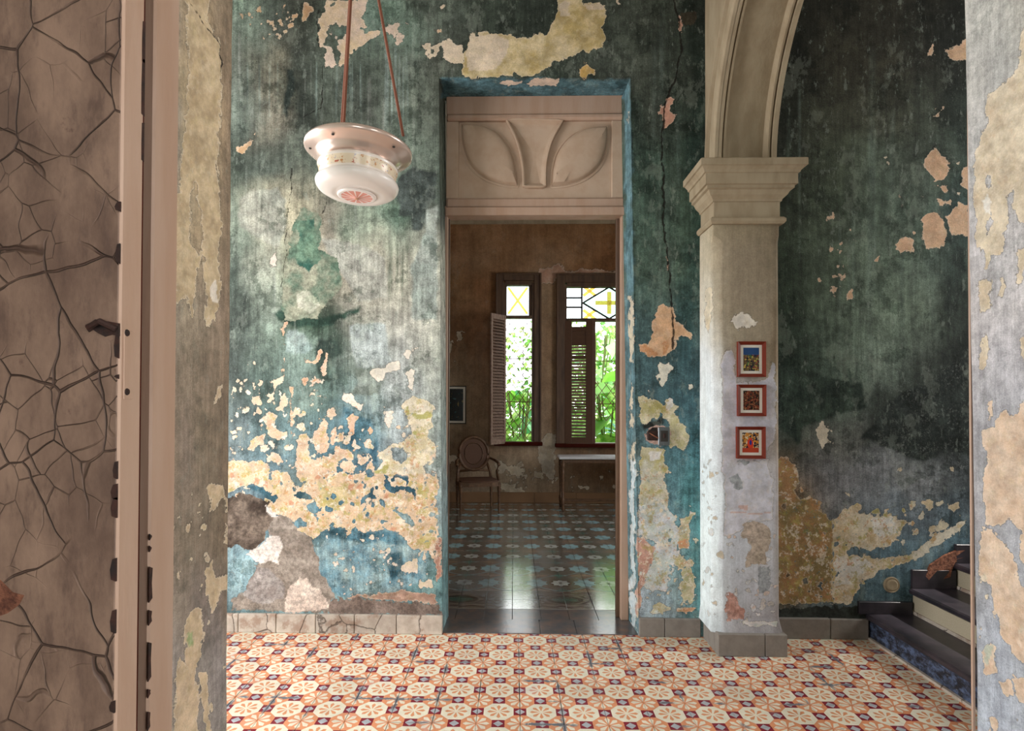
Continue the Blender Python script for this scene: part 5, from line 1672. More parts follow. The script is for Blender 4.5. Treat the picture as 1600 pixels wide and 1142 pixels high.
# ------------------------------------------------------------------ back room
WX0, WX1 = -2.2, 3.2
w1 = dict(x0=-.125, x1=.26, zt=2.66, zb=.885, tt0=2.70, tt1=3.145)          # narrow window
w2 = dict(x0=.765, x1=2.10, zt=2.62, zb=.865, tt0=2.66, tt1=3.12)           # wide window
xs = np.unique(np.round(np.concatenate([np.arange(WX0, -1.05, .1), np.arange(-1.05, 1.75, .014), np.arange(1.75, WX1 + .1, .1), [w1['x0'] - .03, w1['x1'] + .03, w2['x0'] - .03, w2['x1'] + .03]]), 4))
zs = np.unique(np.round(np.concatenate([np.arange(0, 4.25, .014), [HC, w1['zb'] - .03, w1['tt1'] + .03]]), 4))
XX, ZZ = np.meshgrid(xs, zs, indexing='ij')
xm, zm = (xs[:-1] + xs[1:]) / 2, (zs[:-1] + zs[1:]) / 2
mask = np.ones((len(xm), len(zm)), bool)
for w_ in (w1, w2):
    mask[np.ix_((xm > w_['x0'] - .03) & (xm < w_['x1'] + .03), (zm > w1['zb'] - .03) & (zm < w1['tt1'] + .03))] = False
wrear = grid_object('wall_rear', np.stack([XX, np.full_like(XX, YR), ZZ], -1), M['rear'], None, mask)
tag(wrear, 'brown stained window wall of the back room', 'wall', kind='structure')


def paint_rear(o):
    p = Paint(o)
    p.grid([690, 720, 760, 800, 850, 900, 975], [330, 360, 400, 440, 520, 600, 660, 700, 740, 770, 785], [
        '#8a6242 #8f6746 #8f6746 #8a6242 #8a6242 #8f6746 #8a6242', '#8f6746 #96704f #9a7554 #96704f #8f6a49 #96704f #8f6746', '#8a6545 #927053 #957456 #8f6c4d #9a7a5d #96704f #855c3d',
        '#82603f #8a6848 #855f40 #8a6545 #a08468 #8a6242 #7a5437', '#7a5a42 #806045 #7d5a40 #8a6a50 #93775c #8a6a50 #7a5a42', '#8a745e #9a856d #8a7058 #8a6f57 #957a60 #8a6a50 #7d5f48',
        '#8a745e #a08a72 #93795f #8a6f57 #957d66 #8a6a50 #7d5f48', '#7d6450 #8f7860 #8a7058 #957d66 #a8927a #8a6f57 #7d5f48', '#75604d #86705a #a08c75 #a8947d #a38d75 #86684f #75583f', '#8a7a68 #8f7d6a #978570 #978570 #8f7a64 #7d6650 #75604d', '#7d6a58 #857260 #8a7763 #8a7763 #85705b #75604d #6f5845'], .8)
    q = (680, 400, 2.856)
    p.poly('u1', '#c99c80', [(465, 70), (520, 60), (530, 40), (575, 40), (590, 65), (640, 60), (690, 55), (760, 70), (830, 60), (860, 60), (860, 82), (700, 80), (610, 85), (560, 90), (530, 120), (465, 118)], q, '#b07f62')
    p.poly('u1', '#c3b6a2', [(470, 830), (500, 780), (530, 800), (540, 900), (520, 1000), (480, 960), (460, 900)], q, '#a8977f')
    p.polys('u1', '#cfc0a5', [[(270, 920), (300, 910), (330, 935), (390, 950), (380, 970), (320, 960), (290, 970)], [(290, 1010), (350, 1010), (360, 1040), (410, 1050), (400, 1065), (340, 1055), (300, 1040)], [(440, 960), (480, 970), (470, 990), (440, 985)], [(640, 1030), (690, 1035), (690, 1045), (645, 1042)], [(50, 890), (90, 890), (100, 930), (60, 930)], [(60, 390), (75, 390), (70, 430), (58, 430)], [(105, 355), (122, 352), (122, 372), (108, 372)]], q, '#b3a084')
    p.scatter('u1', ['#c9b99e', '#b09b80'], [(270, 890), (540, 900), (540, 1060), (280, 1060)], 45, .5, 2.0, 51, q)
    p.scatter('u1', ['#c9b99e'], [(560, 930), (840, 930), (840, 1060), (560, 1060)], 18, .5, 1.6, 52, q)
    p.scatter('u1', ['#c9b99e'], [(50, 340), (130, 340), (130, 480), (50, 480)], 10, .5, 1.5, 53, q)
    p.done()


paint_rear(wrear)
m = MB()
m.box((WX0 - .3, YR + .01, -.1), (w1['x0'] - .03, YR + .26, HC)).box((w1['x1'] + .03, YR + .01, -.1), (w2['x0'] - .03, YR + .26, HC)).box((w2['x1'] + .03, YR + .01, -.1), (WX1 + .3, YR + .26, HC))
for w_ in (w1, w2):
    m.box((w_['x0'] - .03, YR + .01, -.1), (w_['x1'] + .03, YR + .26, w1['zb'] - .03)).box((w_['x0'] - .03, YR + .01, w1['tt1'] + .03), (w_['x1'] + .03, YR + .26, HC))
m.build('masonry', M['plain_plaster'], wrear)
m = MB()
prof = [(0, 4.03), (.03, 4.03), (.04, 4.06), (.06, 4.07), (.065, 4.12), (.09, 4.15), (.12, 4.26), (.12, 4.35), (0, 4.35)]
m.prism([(YR - a_, z) for a_, z in prof], WX0, WX1, 0)
tag(m.build('trim_3', M['cream']), 'plaster cornice along the top of the back room window wall', 'cornice', kind='structure')
sides = MB().box((WX0 - .2, W + TW, -.1), (WX0, YR, HC)).box((WX1, W + TW, -.1), (WX1 + .2, 5.0, HC)).box((WX1, 6.6, -.1), (WX1 + .2, YR, HC)).box((WX1, 5.0, -.1), (WX1 + .2, 6.6, .9)).box((WX1, 5.0, 3.1), (WX1 + .2, 6.6, HC))
M['brown_plain'] = plain('brown_side_plaster', '#86664a', .9, var=.3, sc=3)
tag(sides.build('wall_sides', M['brown_plain']), 'brown side walls of the back room, outside the picture', 'wall', kind='structure')
bs = empty('baseboard_rear', (0, 0, 0))
tag(bs, 'low dark skirting along the foot of the window wall', 'skirting', kind='structure')
for i in range(9):
    x0 = -2.1 + .6 * i
    MB().cbox((x0 + .002, YR - .02, 0), (x0 + .598, YR + .01, .15), .004).build('block', M['wood_dark'] if False else M['brown_plain'], bs)


# ------------------------------------------------------------------ windows
def glass_mat(name, col, rough=.05, alpha=.25):
    t = T(name)
    tr = t.n('ShaderNodeBsdfTransparent')
    tr.inputs[0].default_value = col
    gl = t.n('ShaderNodeBsdfGlossy')
    gl.inputs['Roughness'].default_value = rough
    mx = t.n('ShaderNodeMixShader')
    mx.inputs[0].default_value = .06
    t.t.links.new(tr.outputs[0], mx.inputs[1])
    t.t.links.new(gl.outputs[0], mx.inputs[2])
    out = [n_ for n_ in t.t.nodes if n_.type == 'OUTPUT_MATERIAL'][0]
    t.t.links.new(mx.outputs[0], out.inputs['Surface'])
    return t.m


M['glass_clear'] = glass_mat('clear_pane', (.93, .97, .98, 1))
M['glass_amber'] = glass_mat('amber_pane', (.72, .54, .24, 1))
M['glass_green'] = glass_mat('pale_green_pane', (.62, .82, .74, 1))


def casing(root, x0, x1, z0, z1, wd, yo, mat):
    """moulded board frame round an opening, front face at YR"""
    for (a_, b_) in (((x0 - wd, z0), (x0, z1 + wd)), ((x1, z0), (x1 + wd, z1 + wd)), ((x0, z1), (x1, z1 + wd))):
        MB().cbox((a_[0], YR - .035, a_[1]), (b_[0], YR + .02, b_[1]), .006).build('casing_board', mat, root)
    e = .022
    for (a_, b_) in (((x0 - wd - .004, z0), (x0 - wd + e, z1 + wd + .004)), ((x1 + wd - e, z0), (x1 + wd + .004, z1 + wd + .004)), ((x0 - wd + e, z1 + wd - e), (x1 + wd - e, z1 + wd + .004))):
        MB().cbox((a_[0], YR - .052, a_[1]), (b_[0], YR - .03, b_[1]), .006).build('back_band', mat, root)


def window(name, label, w_, wd):
    r = empty(name, (0, 0, 0))
    tag(r, label, 'window', kind='structure')
    mat = M['wood_dark']
    casing(r, w_['x0'] - .03, w_['x1'] + .03, w_['zb'] - .02, w_['tt1'] + .06, wd, 0, mat)
    y0, y1 = YR - .02, YR + .10
    for a_, b_ in (((w_['x0'] - .035, w_['zb']), (w_['x0'], w_['tt1'] + .03)), ((w_['x1'], w_['zb']), (w_['x1'] + .035, w_['tt1'] + .03))):
        MB().cbox((a_[0], y0, a_[1]), (b_[0], y1, b_[1]), .004).build('jamb', mat, r)
    MB().cbox((w_['x0'], y0, w_['tt1'] - .005), (w_['x1'], y1, w_['tt1'] + .06), .004).build('head', mat, r)
    MB().cbox((w_['x0'], y0 - .015, w_['zt'] - .0), (w_['x1'], y1, w_['tt0']), .006).build('transom_bar', mat, r)
    MB().cbox((w_['x0'] - wd - .05, YR - .10, w_['zb'] - .06), (w_['x1'] + wd + .05, YR + .05, w_['zb'] - .005), .008).build('sill', M['wood_red'], r)
    return r


win1 = window('window_1', 'narrow window with open shutter at the left of the window wall', w1, .105)
win2 = window('window_2', 'wide window with leaded top light and brown louvred shutter', w2, .12)
YG = YR + .03


def bar2(mb, p, q, wd, y0, y1):
    a_ = Vector(p)
    b_ = Vector(q)
    d = (b_ - a_).normalized()
    n_ = Vector((-d.y, d.x)) * wd / 2
    mb.prism([tuple(a_ + n_), tuple(b_ + n_), tuple(b_ - n_), tuple(a_ - n_)], y0, y1)


# top light 1: white pane with amber saltire
sx = .022
MB().box((w1['x0'], YR + .0, w1['tt0']), (w1['x0'] + sx, YR + .05, w1['tt1'])).build('sash_stile', M['wood_dark'], win1)
MB().box((w1['x1'] - .045, YR + .0, w1['tt0']), (w1['x1'], YR + .05, w1['tt1'])).build('sash_stile', M['wood_dark'], win1)
MB().box((w1['x0'] + sx, YG, w1['tt0'] + .0), (w1['x1'] - .045, YG + .004, w1['tt1'])).build('pane', M['glass_clear'], win1)
xa, xb, za, zb = w1['x0'] + sx + .02, w1['x1'] - .065, w1['tt0'] + .03, w1['tt1'] - .03
for p, q in (((xa, za), (xb, zb)), ((xa, zb), (xb, za))):
    m = MB()
    bar2(m, p, q, .035, YG - .006, YG - .001)
    m.build('amber_strip', M['glass_amber'], win1)
# top light 2: leaded design, repeated across the width
xl = w2['x0']
cols = [xl, xl + .225]
H0, H1 = w2['tt0'], w2['tt1']
lead = MB
for c0 in (xl, xl + .78 + .225):
    for k in range(3):
        za, zb = H0 + (H1 - H0) * (0, .36, .66)[k], H0 + (H1 - H0) * (.36, .66, 1)[k]
        x1_ = min(c0 + .22, w2['x1'])
        MB().box((c0 + .004, YG, za + .004), (x1_ - .004, YG + .004, zb - .004)).build('pane', M['glass_clear'], win2)
        if k: MB().box((c0, YG - .008, za - .012), (x1_, YG + .012, za + .012)).build('lead', M['lead'], win2)
    MB().box((x1_ - .012, YG - .008, H0), (x1_ + .012, YG + .012, H1)).build('lead', M['lead'], win2)
x0_, x1_ = xl + .235, xl + .235 + .76
cx, cz = (x0_ + x1_) / 2, (H0 + H1) / 2
mids = [(cx, H0), (x1_, cz), (cx, H1), (x0_, cz)]
cor = [(x0_, H0), (x1_, H0), (x1_, H1), (x0_, H1)]
for i in range(4):
    m = MB()
    bar2(m, mids[i], mids[(i + 1) % 4], .024, YG - .008, YG + .012)
    m.build('lead', M['lead'], win2)
MB().prism(mids, YG, YG + .004).build('pane', M['glass_green'], win2)
for i in range(4):
    a_, b_, c_ = mids[i], mids[(i + 1) % 4], None
    k = {0: cor[1], 1: cor[2], 2: cor[3], 3: cor[0]}[i]
    MB().prism([a_, k, b_], YG, YG + .004).build('pane', M['glass_clear'], win2)
    qx, qz = (a_[0] + k[0] * 2 + b_[0]) / 4, (a_[1] + k[1] * 2 + b_[1]) / 4
    for s_ in (-1, 1):
        m = MB()
        bar2(m, (qx - .09, qz - .07 * s_), (qx + .09, qz + .07 * s_), .045, YG - .006, YG - .001)
        m.build('amber_strip', M['glass_amber'], win2)
for p, q in (((cx - .2, cz), (cx + .2, cz)), ((cx, cz - .16), (cx, cz + .16))):
    m = MB()
    bar2(m, p, q, .06, YG - .006, YG - .001)
    m.build('amber_strip', M['glass_amber'], win2)


def shutter(root, name, wdt, hgt, hinge, ang, mat, slat_mat, sections, label, st=.045):
    s_ = empty(name, hinge, (0, 0, ang), root)
    s_['label'] = label
    mm = MB()
    d = .028
    MB().cbox((0, 0, 0), (st, d, hgt), .003).build('stile', mat, s_)
    MB().cbox((wdt - st, 0, 0), (wdt, d, hgt), .003).build('stile', mat, s_)
    zc_ = 0.
    for i, (kind, h_) in enumerate(sections):
        h_ = h_ * hgt
        if kind == 'r':
            MB().cbox((st, .002, zc_), (wdt - st, d - .002, zc_ + h_), .002).build('rail', mat, s_)
        elif kind == 'p':
            MB().cbox((st, .008, zc_), (wdt - st, d - .008, zc_ + h_), .002).build('panel', mat, s_)
        else:
            nn = max(2, int(h_ / .043))
            me = MB().cbox((-(wdt - 2 * st) / 2, -.022, -.0035), ((wdt - 2 * st) / 2, .022, .0035), .001).mesh('slat', slat_mat)
            for k in range(nn):
                obj('slat', me, s_, (wdt / 2, d / 2, zc_ + h_ * (k + .5) / nn), (-.75, 0, 0))
        zc_ += h_
    return s_


shutter(win1, 'shutter', .33, w1['zt'] - w1['zb'] + .06, (w1['x0'] - .005, YR - .06, w1['zb'] - .03), math.radians(-128), M['shutter'], M['shutter'], [('r', .04), ('s', .92), ('r', .04)], 'weathered grey louvred shutter swung into the room', .04)
shutter(win2, 'shutter', .40, w2['zt'] - w2['zb'] - .0, (w2['x0'] - .03, YR - .03, w2['zb']), math.radians(-14), M['shutter_dark'], M['shutter'], [('r', .05), ('s', .24), ('r', .015), ('s', .20), ('r', .02), ('s', .16), ('r', .03), ('s', .08), ('p', .12), ('r', .035)], 'brown louvred shutter half closed', .10)
MB().cbox((w2['x0'] + .36, YR - .1, w2['zb']), (w2['x0'] + .40, YR - .05, w2['zt']), .004).build('shutter_edge', M['shutter_dark'], win2)
# iron grilles outside
for w_, root, n_ in ((w1, win1, 3), (w2, win2, 7)):
    g = empty('grille', (0, 0, 0), parent=root)
    yg = YR + .2
    x0_, x1_, z0_, z1_ = w_['x0'] - .02, w_['x1'] + .02, w_['zb'], w_['zt']
    for k in range(n_ + 1):
        x_ = x0_ + (x1_ - x0_) * k / n_
        if k % 2 == 0: MB().tube([(x_, yg, z0_), (x_, yg, z1_)], .005, 5).build('bar', M['iron'], g)
    for zc_ in (.32, .68):
        z_ = z0_ + (z1_ - z0_) * zc_
        MB().tube([(x0_, yg, z_), (x1_, yg, z_)], .006, 5).build('bar', M['iron'], g)
    stp = .125 if n_ == 3 else .13
    zlo, zhi = z0_ + (z1_ - z0_) * .32, z0_ + (z1_ - z0_) * (.68 if n_ == 3 else .66)
    k = 0
    c0 = x0_ - (zhi - zlo)
    slope = 1.35
    if n_ == 7: zlo, zhi = z0_ + (z1_ - z0_) * .18, z0_ + (z1_ - z0_) * .5
    zlo, zhi = (z0_, z1_) if n_ == 3 else (zlo, zhi)
    c0 = x0_ - (zhi - zlo) / slope
    while c0 < x1_:
        for sg in (1, -1):
            pts = []
            for xq in (max(x0_, c0), min(x1_, c0 + (zhi - zlo) / slope)):
                zq = zlo + (xq - c0) * slope
                if sg < 0: xq = x0_ + x1_ - xq
                pts.append((xq, yg + .006 * sg, zq))
            if abs(pts[0][0] - pts[1][0]) > .03:
                MB().tube(pts, .0045, 4).build('bar', M['iron'], g)
        c0 += stp
# lantern hook seen in the wide window
m = MB().tube([(1.33, YR + .12, 2.42), (1.33, YR + .12, 2.28)], .006, 6)
m.tube([(1.30, YR + .12, 2.30), (1.33, YR + .12, 2.25), (1.36, YR + .12, 2.30)], .008, 6)
tag(m.build('hook', M['black']), 'small black iron hook hanging in the wide window', 'hook')

# ------------------------------------------------------------------ garden
gr = MB().box((-12, YR + .26, -.3), (16, 22, -.12)).build('ground', plain('garden_soil', '#4a4030', .95))
tag(gr, 'garden ground outside the windows', 'ground', kind='structure')


def m_leaf(name, a_, b_):
    t = T(name)
    c = t.mix(t.rand(), a_, b_)
    n_ = t.noise(9, 3, .5)
    c = t.mix(t.step(n_, .35, .65), c, a_)
    t.bsdf.inputs['Subsurface Weight'].default_value = .0
    mm = t.out(c, .45)
    tl_ = t.n('ShaderNodeBsdfTranslucent')
    t.put(tl_.inputs[0], c)
    mx = t.n('ShaderNodeMixShader')
    mx.inputs[0].default_value = .45
    out = [q for q in t.t.nodes if q.type == 'OUTPUT_MATERIAL'][0]
    t.t.links.new(t.bsdf.outputs[0], mx.inputs[1])
    t.t.links.new(tl_.outputs[0], mx.inputs[2])
    t.t.links.new(mx.outputs[0], out.inputs['Surface'])
    return mm


ML = [m_leaf('bright_leaf', '#6fae3c', '#b7d873'), m_leaf('deep_leaf', '#3f8a4a', '#7cc48a'), m_leaf('pale_leaf', '#9ccf8f', '#cfe6a8')]
M['stem'] = plain('plant_stem', '#6b7a3a', .7)


def leaf_mesh(L_, Wd, mat, heart=False):
    n_ = 6
    vs = []
    for i in range(n_ + 1):
        t_ = i / n_
        w_ = (math.sin(math.pi * (t_ ** .6 if heart else t_ ** .85)) * Wd / 2) + .002
        y_ = L_ * t_
        z_ = -.25 * L_ * t_ * t_
        vs += [(-w_, y_, z_ + w_ * .35), (0, y_, z_), (w_, y_, z_ + w_ * .35)]
    fs = []
    for i in range(n_):
        fs += [(i * 3, i * 3 + 1, i * 3 + 4, i * 3 + 3), (i * 3 + 1, i * 3 + 2, i * 3 + 5, i * 3 + 4)]
    return MB().add(vs, fs).mesh('leaf', mat, True)


def plant(name, label, cat, base, hgt, nl, L_, Wd, mat, spread, seed, heart=True, up=.4):
    q = random.Random(seed)
    r = empty(name, base)
    tag(r, label, cat, 'plants in the garden outside the windows')
    lm = leaf_mesh(L_, Wd, mat, heart)
    m = MB()
    for k in range(max(2, nl // 6)):
        x_, y_ = q.uniform(-.6, .6) * spread, q.uniform(-.3, .3) * spread
        m.tube([(0, 0, 0), (x_ * .4, y_ * .4, hgt * .5), (x_, y_, hgt)], .012, 5)
    m.build('stem', M['stem'], r)
    for k in range(nl):
        z_ = hgt * q.uniform(.15, 1.)
        o = obj('leaf', lm, r, (q.uniform(-1, 1) * spread, q.uniform(-.35, .35) * spread, z_), (q.uniform(-.9, up), q.uniform(-.6, .6), q.uniform(0, 6.28)))
        o.scale = [q.uniform(.7, 1.25)] * 3
    return r


plant('broadleaf_vine', 'bright broad-leaved vine low outside the narrow window', 'plant', (.1, 9.0, -.12), 1.75, 46, .30, .27, ML[0], .42, 1)
plant('broadleaf_vine', 'deep green vine climbing at the far side of the narrow window', 'plant', (.6, 10.0, -.12), 2.5, 34, .24, .2, ML[1], .5, 2)
plant('elephant_ear_plant', 'large-leaved plant low outside the wide window', 'plant', (1.5, 9.1, -.12), 1.9, 40, .48, .40, ML[0], .6, 3)
plant('climbing_plant', 'pale green climber hanging across the top of the wide window', 'plant', (1.6, 11.35, -.12), 2.9, 60, .34, .2, ML[2], .7, 4)
# palm with arching fronds
pm = empty('palm', (1.9, 10.3, -.12))
tag(pm, 'palm with long blue-green fronds crossing the wide window', 'palm', 'plants in the garden outside the windows')
lmL = leaf_mesh(.62, .09, m_leaf('blue_green_frond', '#5fa58f', '#a9d8c8'), False)
for k in range(11):
    obj('frond', lmL, pm, (rnd.uniform(-.1, .1), 0, 1.0 + rnd.uniform(0, .6)), (rnd.uniform(.1, .8), rnd.uniform(-.3, .3), k * .57))
MB().tube([(0, 0, 0), (.03, 0, .8), (0, 0, 1.5)], [.07, .06, .05], 8).build('trunk', M['stem'], pm)
# uncountable foliage behind
q = random.Random(9)
vs, fs = [], []
for k in range(15000):
    x_ = q.uniform(-2.5, 5.5)
    y_ = q.uniform(12.0, 14.2)
    z_ = q.random() ** 1.1 * 3.3 - .1
    if abs(x_ - .1) < .42 and 1.7 < z_ and q.random() < .72: continue
    s_ = q.uniform(.08, .22)
    a_ = Vector((q.uniform(-1, 1), q.uniform(-1, 1), q.uniform(-1, .4))).normalized()
    b_ = a_.cross(Vector((q.uniform(-1, 1), q.uniform(-1, 1), q.uniform(-1, 1)))).normalized()
    c_ = Vector((x_, y_, z_))
    n0 = len(vs)
    vs += [c_, c_ + a_ * s_ * .5 + b_ * s_ * .32, c_ + a_ * s_, c_ + a_ * s_ * .5 - b_ * s_ * .32]
    fs += [(n0, n0 + 1, n0 + 2, n0 + 3)]


def m_foliage():
    t = T('mixed_foliage')
    n_ = t.noise(5, 3, .5)
    c = t.mix(t.step(n_, .35, .65), '#4f8f3a', '#b9dc7a')
    t.out(c, .5)
    tl_ = t.n('ShaderNodeBsdfTranslucent')
    t.put(tl_.inputs[0], c)
    mx = t.n('ShaderNodeMixShader')
    mx.inputs[0].default_value = .45
    out = [q_ for q_ in t.t.nodes if q_.type == 'OUTPUT_MATERIAL'][0]
    t.t.links.new(t.bsdf.outputs[0], mx.inputs[1])
    t.t.links.new(tl_.outputs[0], mx.inputs[2])
    t.t.links.new(mx.outputs[0], out.inputs['Surface'])
    return t.m


fo = MB().add(vs, fs).build('foliage', m_foliage())
tag(fo, 'mass of small leaves at the back of the garden', 'foliage', kind='stuff')

# ------------------------------------------------------------------ armchair
ch = empty('armchair', (-.49, 7.62, 0), (0, 0, math.radians(14)))
tag(ch, 'old wooden armchair with oval cane back and cane seat by the window wall', 'armchair')
hs = .41


def seat_out(k=1.):
    return [(x_ * k, y_ * k) for x_, y_ in [(-.27, -.24), (-.15, -.275), (0, -.285), (.15, -.275), (.27, -.24), (.285, 0), (.25, .2), (.1, .225), (-.1, .225), (-.25, .2), (-.285, 0)]]


MB().prism(seat_out(), hs - .06, hs - .005, 2).build('seat_rail', M['gilt'], ch)
MB().prism(seat_out(.9), hs - .02, hs + .008, 2).build('seat', M['cane'], ch)


def leg(x_, y_, nm='leg'):
    prof = [(.011, 0), (.013, .02), (.016, .18), (.02, .28), (.026, .315), (.02, .325), (.027, .34), (.027, hs - .02)]
    return MB().lathe(prof, 10, (x_, y_, 0)).build(nm, M['gilt'], ch, True)


for x_, y_ in ((-.255, -.225), (.255, -.225), (-.235, .19), (.235, .19)): leg(x_, y_)
# oval back, raked
bk = empty('backrest', (0, .2, hs), (math.radians(-9), 0, 0), ch)
n_ = 36
oval = [(.205 * math.cos(2 * math.pi * i / n_), .33 + .225 * math.sin(2 * math.pi * i / n_)) for i in range(n_)]
m = MB()
pts = [(x_, 0, z_) for x_, z_ in oval]
m.tube(pts + [pts[0], pts[1]], .024, 8, False)
m.build('oval_frame', M['gilt'], bk, True)
MB().prism([(x_ * .92, .33 + (z_ - .33) * .92) for x_, z_ in oval], -.006, .006, 1).build('cane_panel', M['cane'], bk)
m = MB()
pts = [(x_ * .62, -.01, .33 + (z_ - .33) * .66) for x_, z_ in oval]
m.tube(pts + [pts[0], pts[1]], .008, 6, False)
m.build('inner_bead', M['gilt'], bk, True)
for s_ in (-1, 1):
    MB().tube([(s_ * .235, 0, -.04), (s_ * .225, 0, .08), (s_ * .185, 0, .2)], [.022, .02, .018], 8).build('back_post', M['gilt'], bk, True)
    a_ = empty('arm', (0, 0, 0), parent=ch)
    MB().tube([(s_ * .225, .2, hs + .26), (s_ * .27, .06, hs + .245), (s_ * .285, -.06, hs + .22), (s_ * .28, -.1, hs + .2)], [.016, .019, .02, .022], 8).build('arm_rest', M['gilt'], a_, True)
    MB().tube([(s_ * .28, -.09, hs + .21), (s_ * .262, -.05, hs + .12), (s_ * .275, -.1, hs - .01)], [.018, .015, .019], 8).build('arm_support', M['gilt'], a_, True)
MB().tube([(-.2, 0, .09), (0, 0, .11), (.2, 0, .09)], .016, 8).build('lower_rail', M['gilt'], bk, True)

# ------------------------------------------------------------------ console table
tb_ = empty('console_table', (1.35, 7.78, 0))
tag(tb_, 'slim console table with white marble top below the wide window', 'console table')
TX0, TX1, TD_ = .625 - 1.35, 2.15 - 1.35, .20
MB().cbox((TX0 - .015, -TD_ - .01, .69), (TX1 + .015, TD_, .72), .006).build('marble_top', M['marble'], tb_)
MB().cbox((TX0 + .02, -TD_ + .02, .64), (TX1 - .02, -TD_ + .045, .69), .003).build('apron', M['gilt'], tb_)
MB().cbox((TX0 + .02, TD_ - .05, .64), (TX1 - .02, TD_ - .025, .69), .003).build('apron', M['gilt'], tb_)
for x_ in (TX0 + .035, TX1 - .035):
    for y_ in (-TD_ + .035, TD_ - .04):
        prof = [(.014, 0), (.024, .02), (.016, .05), (.026, .09), (.026, .15), (.014, .165), (.019, .3), (.023, .48), (.026, .54), (.016, .555), (.028, .575), (.028, .66)]
        MB().lathe(prof, 10, (x_, y_, 0)).build('leg', M['gilt'], tb_, True)
MB().cbox((TX0 + .03, -.03, .10), (TX1 - .03, .03, .13), .004).build('stretcher', M['gilt'], tb_)
for x_ in (TX0 + .035, TX1 - .035):
    MB().cbox((x_ - .015, -TD_ + .03, .10), (x_ + .015, TD_ - .04, .128), .004).build('stretcher', M['gilt'], tb_)


# ------------------------------------------------------------------ framed pictures
def m_art(name, kind):
    t = T(name)
    x, y, z = t.xyz(t.local())
    p = t.local()
    if kind == 0:
        n_ = t.voro(130, out='Color', vec=p)
        c = t.mix(t.step(t.noise(60, 4, .6, vec=p), .4, .6), '#10182e', '#6d5a3a')
        c = t.mix(t.step(t.noise(85, 3, .6, vec=t.vadd(p, (3, 3, 3))), .56, .62), c, '#c9b25a')
        c = t.mix(t.step(t.noise(70, 3, .6, vec=t.vadd(p, (7, 3, 1))), .58, .64), c, '#8a2f3a')
        c = t.mix(t.step(t.noise(90, 3, .6, vec=t.vadd(p, (1, 9, 1))), .60, .66), c, '#3f7a4a')
        c = t.mix(t.step(z, .022, .03), c, '#2a4a7a')
    elif kind == 1:
        c = t.mix(t.step(t.noise(80, 4, .6, vec=p), .42, .6), '#1f1414', '#7a3a28')
        c = t.mix(t.step(t.noise(110, 3, .6, vec=t.vadd(p, (3, 3, 3))), .58, .64), c, '#b98a5a')
        c = t.mix(t.step(t.noise(95, 3, .6, vec=t.vadd(p, (6, 2, 3))), .62, .68), c, '#4a5a4a')
    elif kind == 2:
        c = t.mix(t.step(t.noise(75, 2, .5, vec=p), .45, .55), '#1a1830', '#c98a3a')
        c = t.mix(t.step(t.noise(90, 2, .5, vec=t.vadd(p, (3, 3, 3))), .56, .6), c, '#d8c9a8')
        d = t.math('SQRT', x * x * 3.4 + (z + .006) * (z + .006)) + (t.noise(60, 2, .5, vec=p) - .5) * .018
        c = t.mix(t.step(d, .033, .031), c, '#d0402a')
        d2_ = t.math('SQRT', (x - .001) * (x - .001) * 5. + z * z)
        c = t.mix(t.step(d2_, .016, .014), c, '#2a2a80')
        c = t.mix(t.step(z, -.030, -.032), c, '#b5432a')
    else:
        c = t.mix(t.step(t.noise(25, 4, .6, vec=p, st=(1, 1, .4)), .60, .66), '#0c1210', '#8a7a4a')
        c = t.mix(t.step(t.noise(18, 2, .5, vec=t.vadd(p, (3, 3, 3))), .62, .68), c, '#3a5a5a')
    return t.out(c, .25)


def picture(name, label, x0, x1, z0, z1, yw, fw, mw, fmat, art, th=.022, matbot=1.):
    cx, cz = (x0 + x1) / 2, (z0 + z1) / 2
    r = empty(name, (cx, yw, cz))
    tag(r, label, 'framed picture', 'framed pictures')
    a_, b_ = (x1 - x0) / 2, (z1 - z0) / 2

    def side(o_, i_):
        # mitred moulding: 4 verts cross-section
        vs = [(o_[0][0], 0, o_[0][1]), (o_[1][0], 0, o_[1][1]), (o_[1][0], -th, o_[1][1]), (o_[0][0], -th, o_[0][1]),
              (i_[0][0], 0, i_[0][1]), (i_[1][0], 0, i_[1][1]), (i_[1][0], -th * .5, i_[1][1]), (i_[0][0], -th * .5, i_[0][1])]
        MB().add(vs, [(0, 1, 2, 3), (4, 7, 6, 5), (3, 2, 6, 7), (0, 4, 5, 1), (0, 3, 7, 4), (1, 5, 6, 2)]).build('frame_side', fmat, r)
    O_ = [(-a_, -b_), (a_, -b_), (a_, b_), (-a_, b_)]
    I_ = [(-a_ + fw, -b_ + fw), (a_ - fw, -b_ + fw), (a_ - fw, b_ - fw), (-a_ + fw, b_ - fw)]
    for i in range(4): side((O_[i], O_[(i + 1) % 4]), (I_[i], I_[(i + 1) % 4]))
    ia, ib = a_ - fw - mw, b_ - fw - mw
    vs = []
    for q_ in (I_, [(-ia, -ib), (ia, -ib), (ia, ib), (-ia, ib)]):
        vs += [(x_, -.009, z_) for x_, z_ in q_]
    MB().add(vs, [(i, (i + 1) % 4, 4 + (i + 1) % 4, 4 + i) for i in range(4)]).build('mat', M['mat_card'], r)
    MB().box((-ia - .002, -.007, -ib - .002), (ia + .002, -.003, ib + .002)).build('print', art, r)
    return r


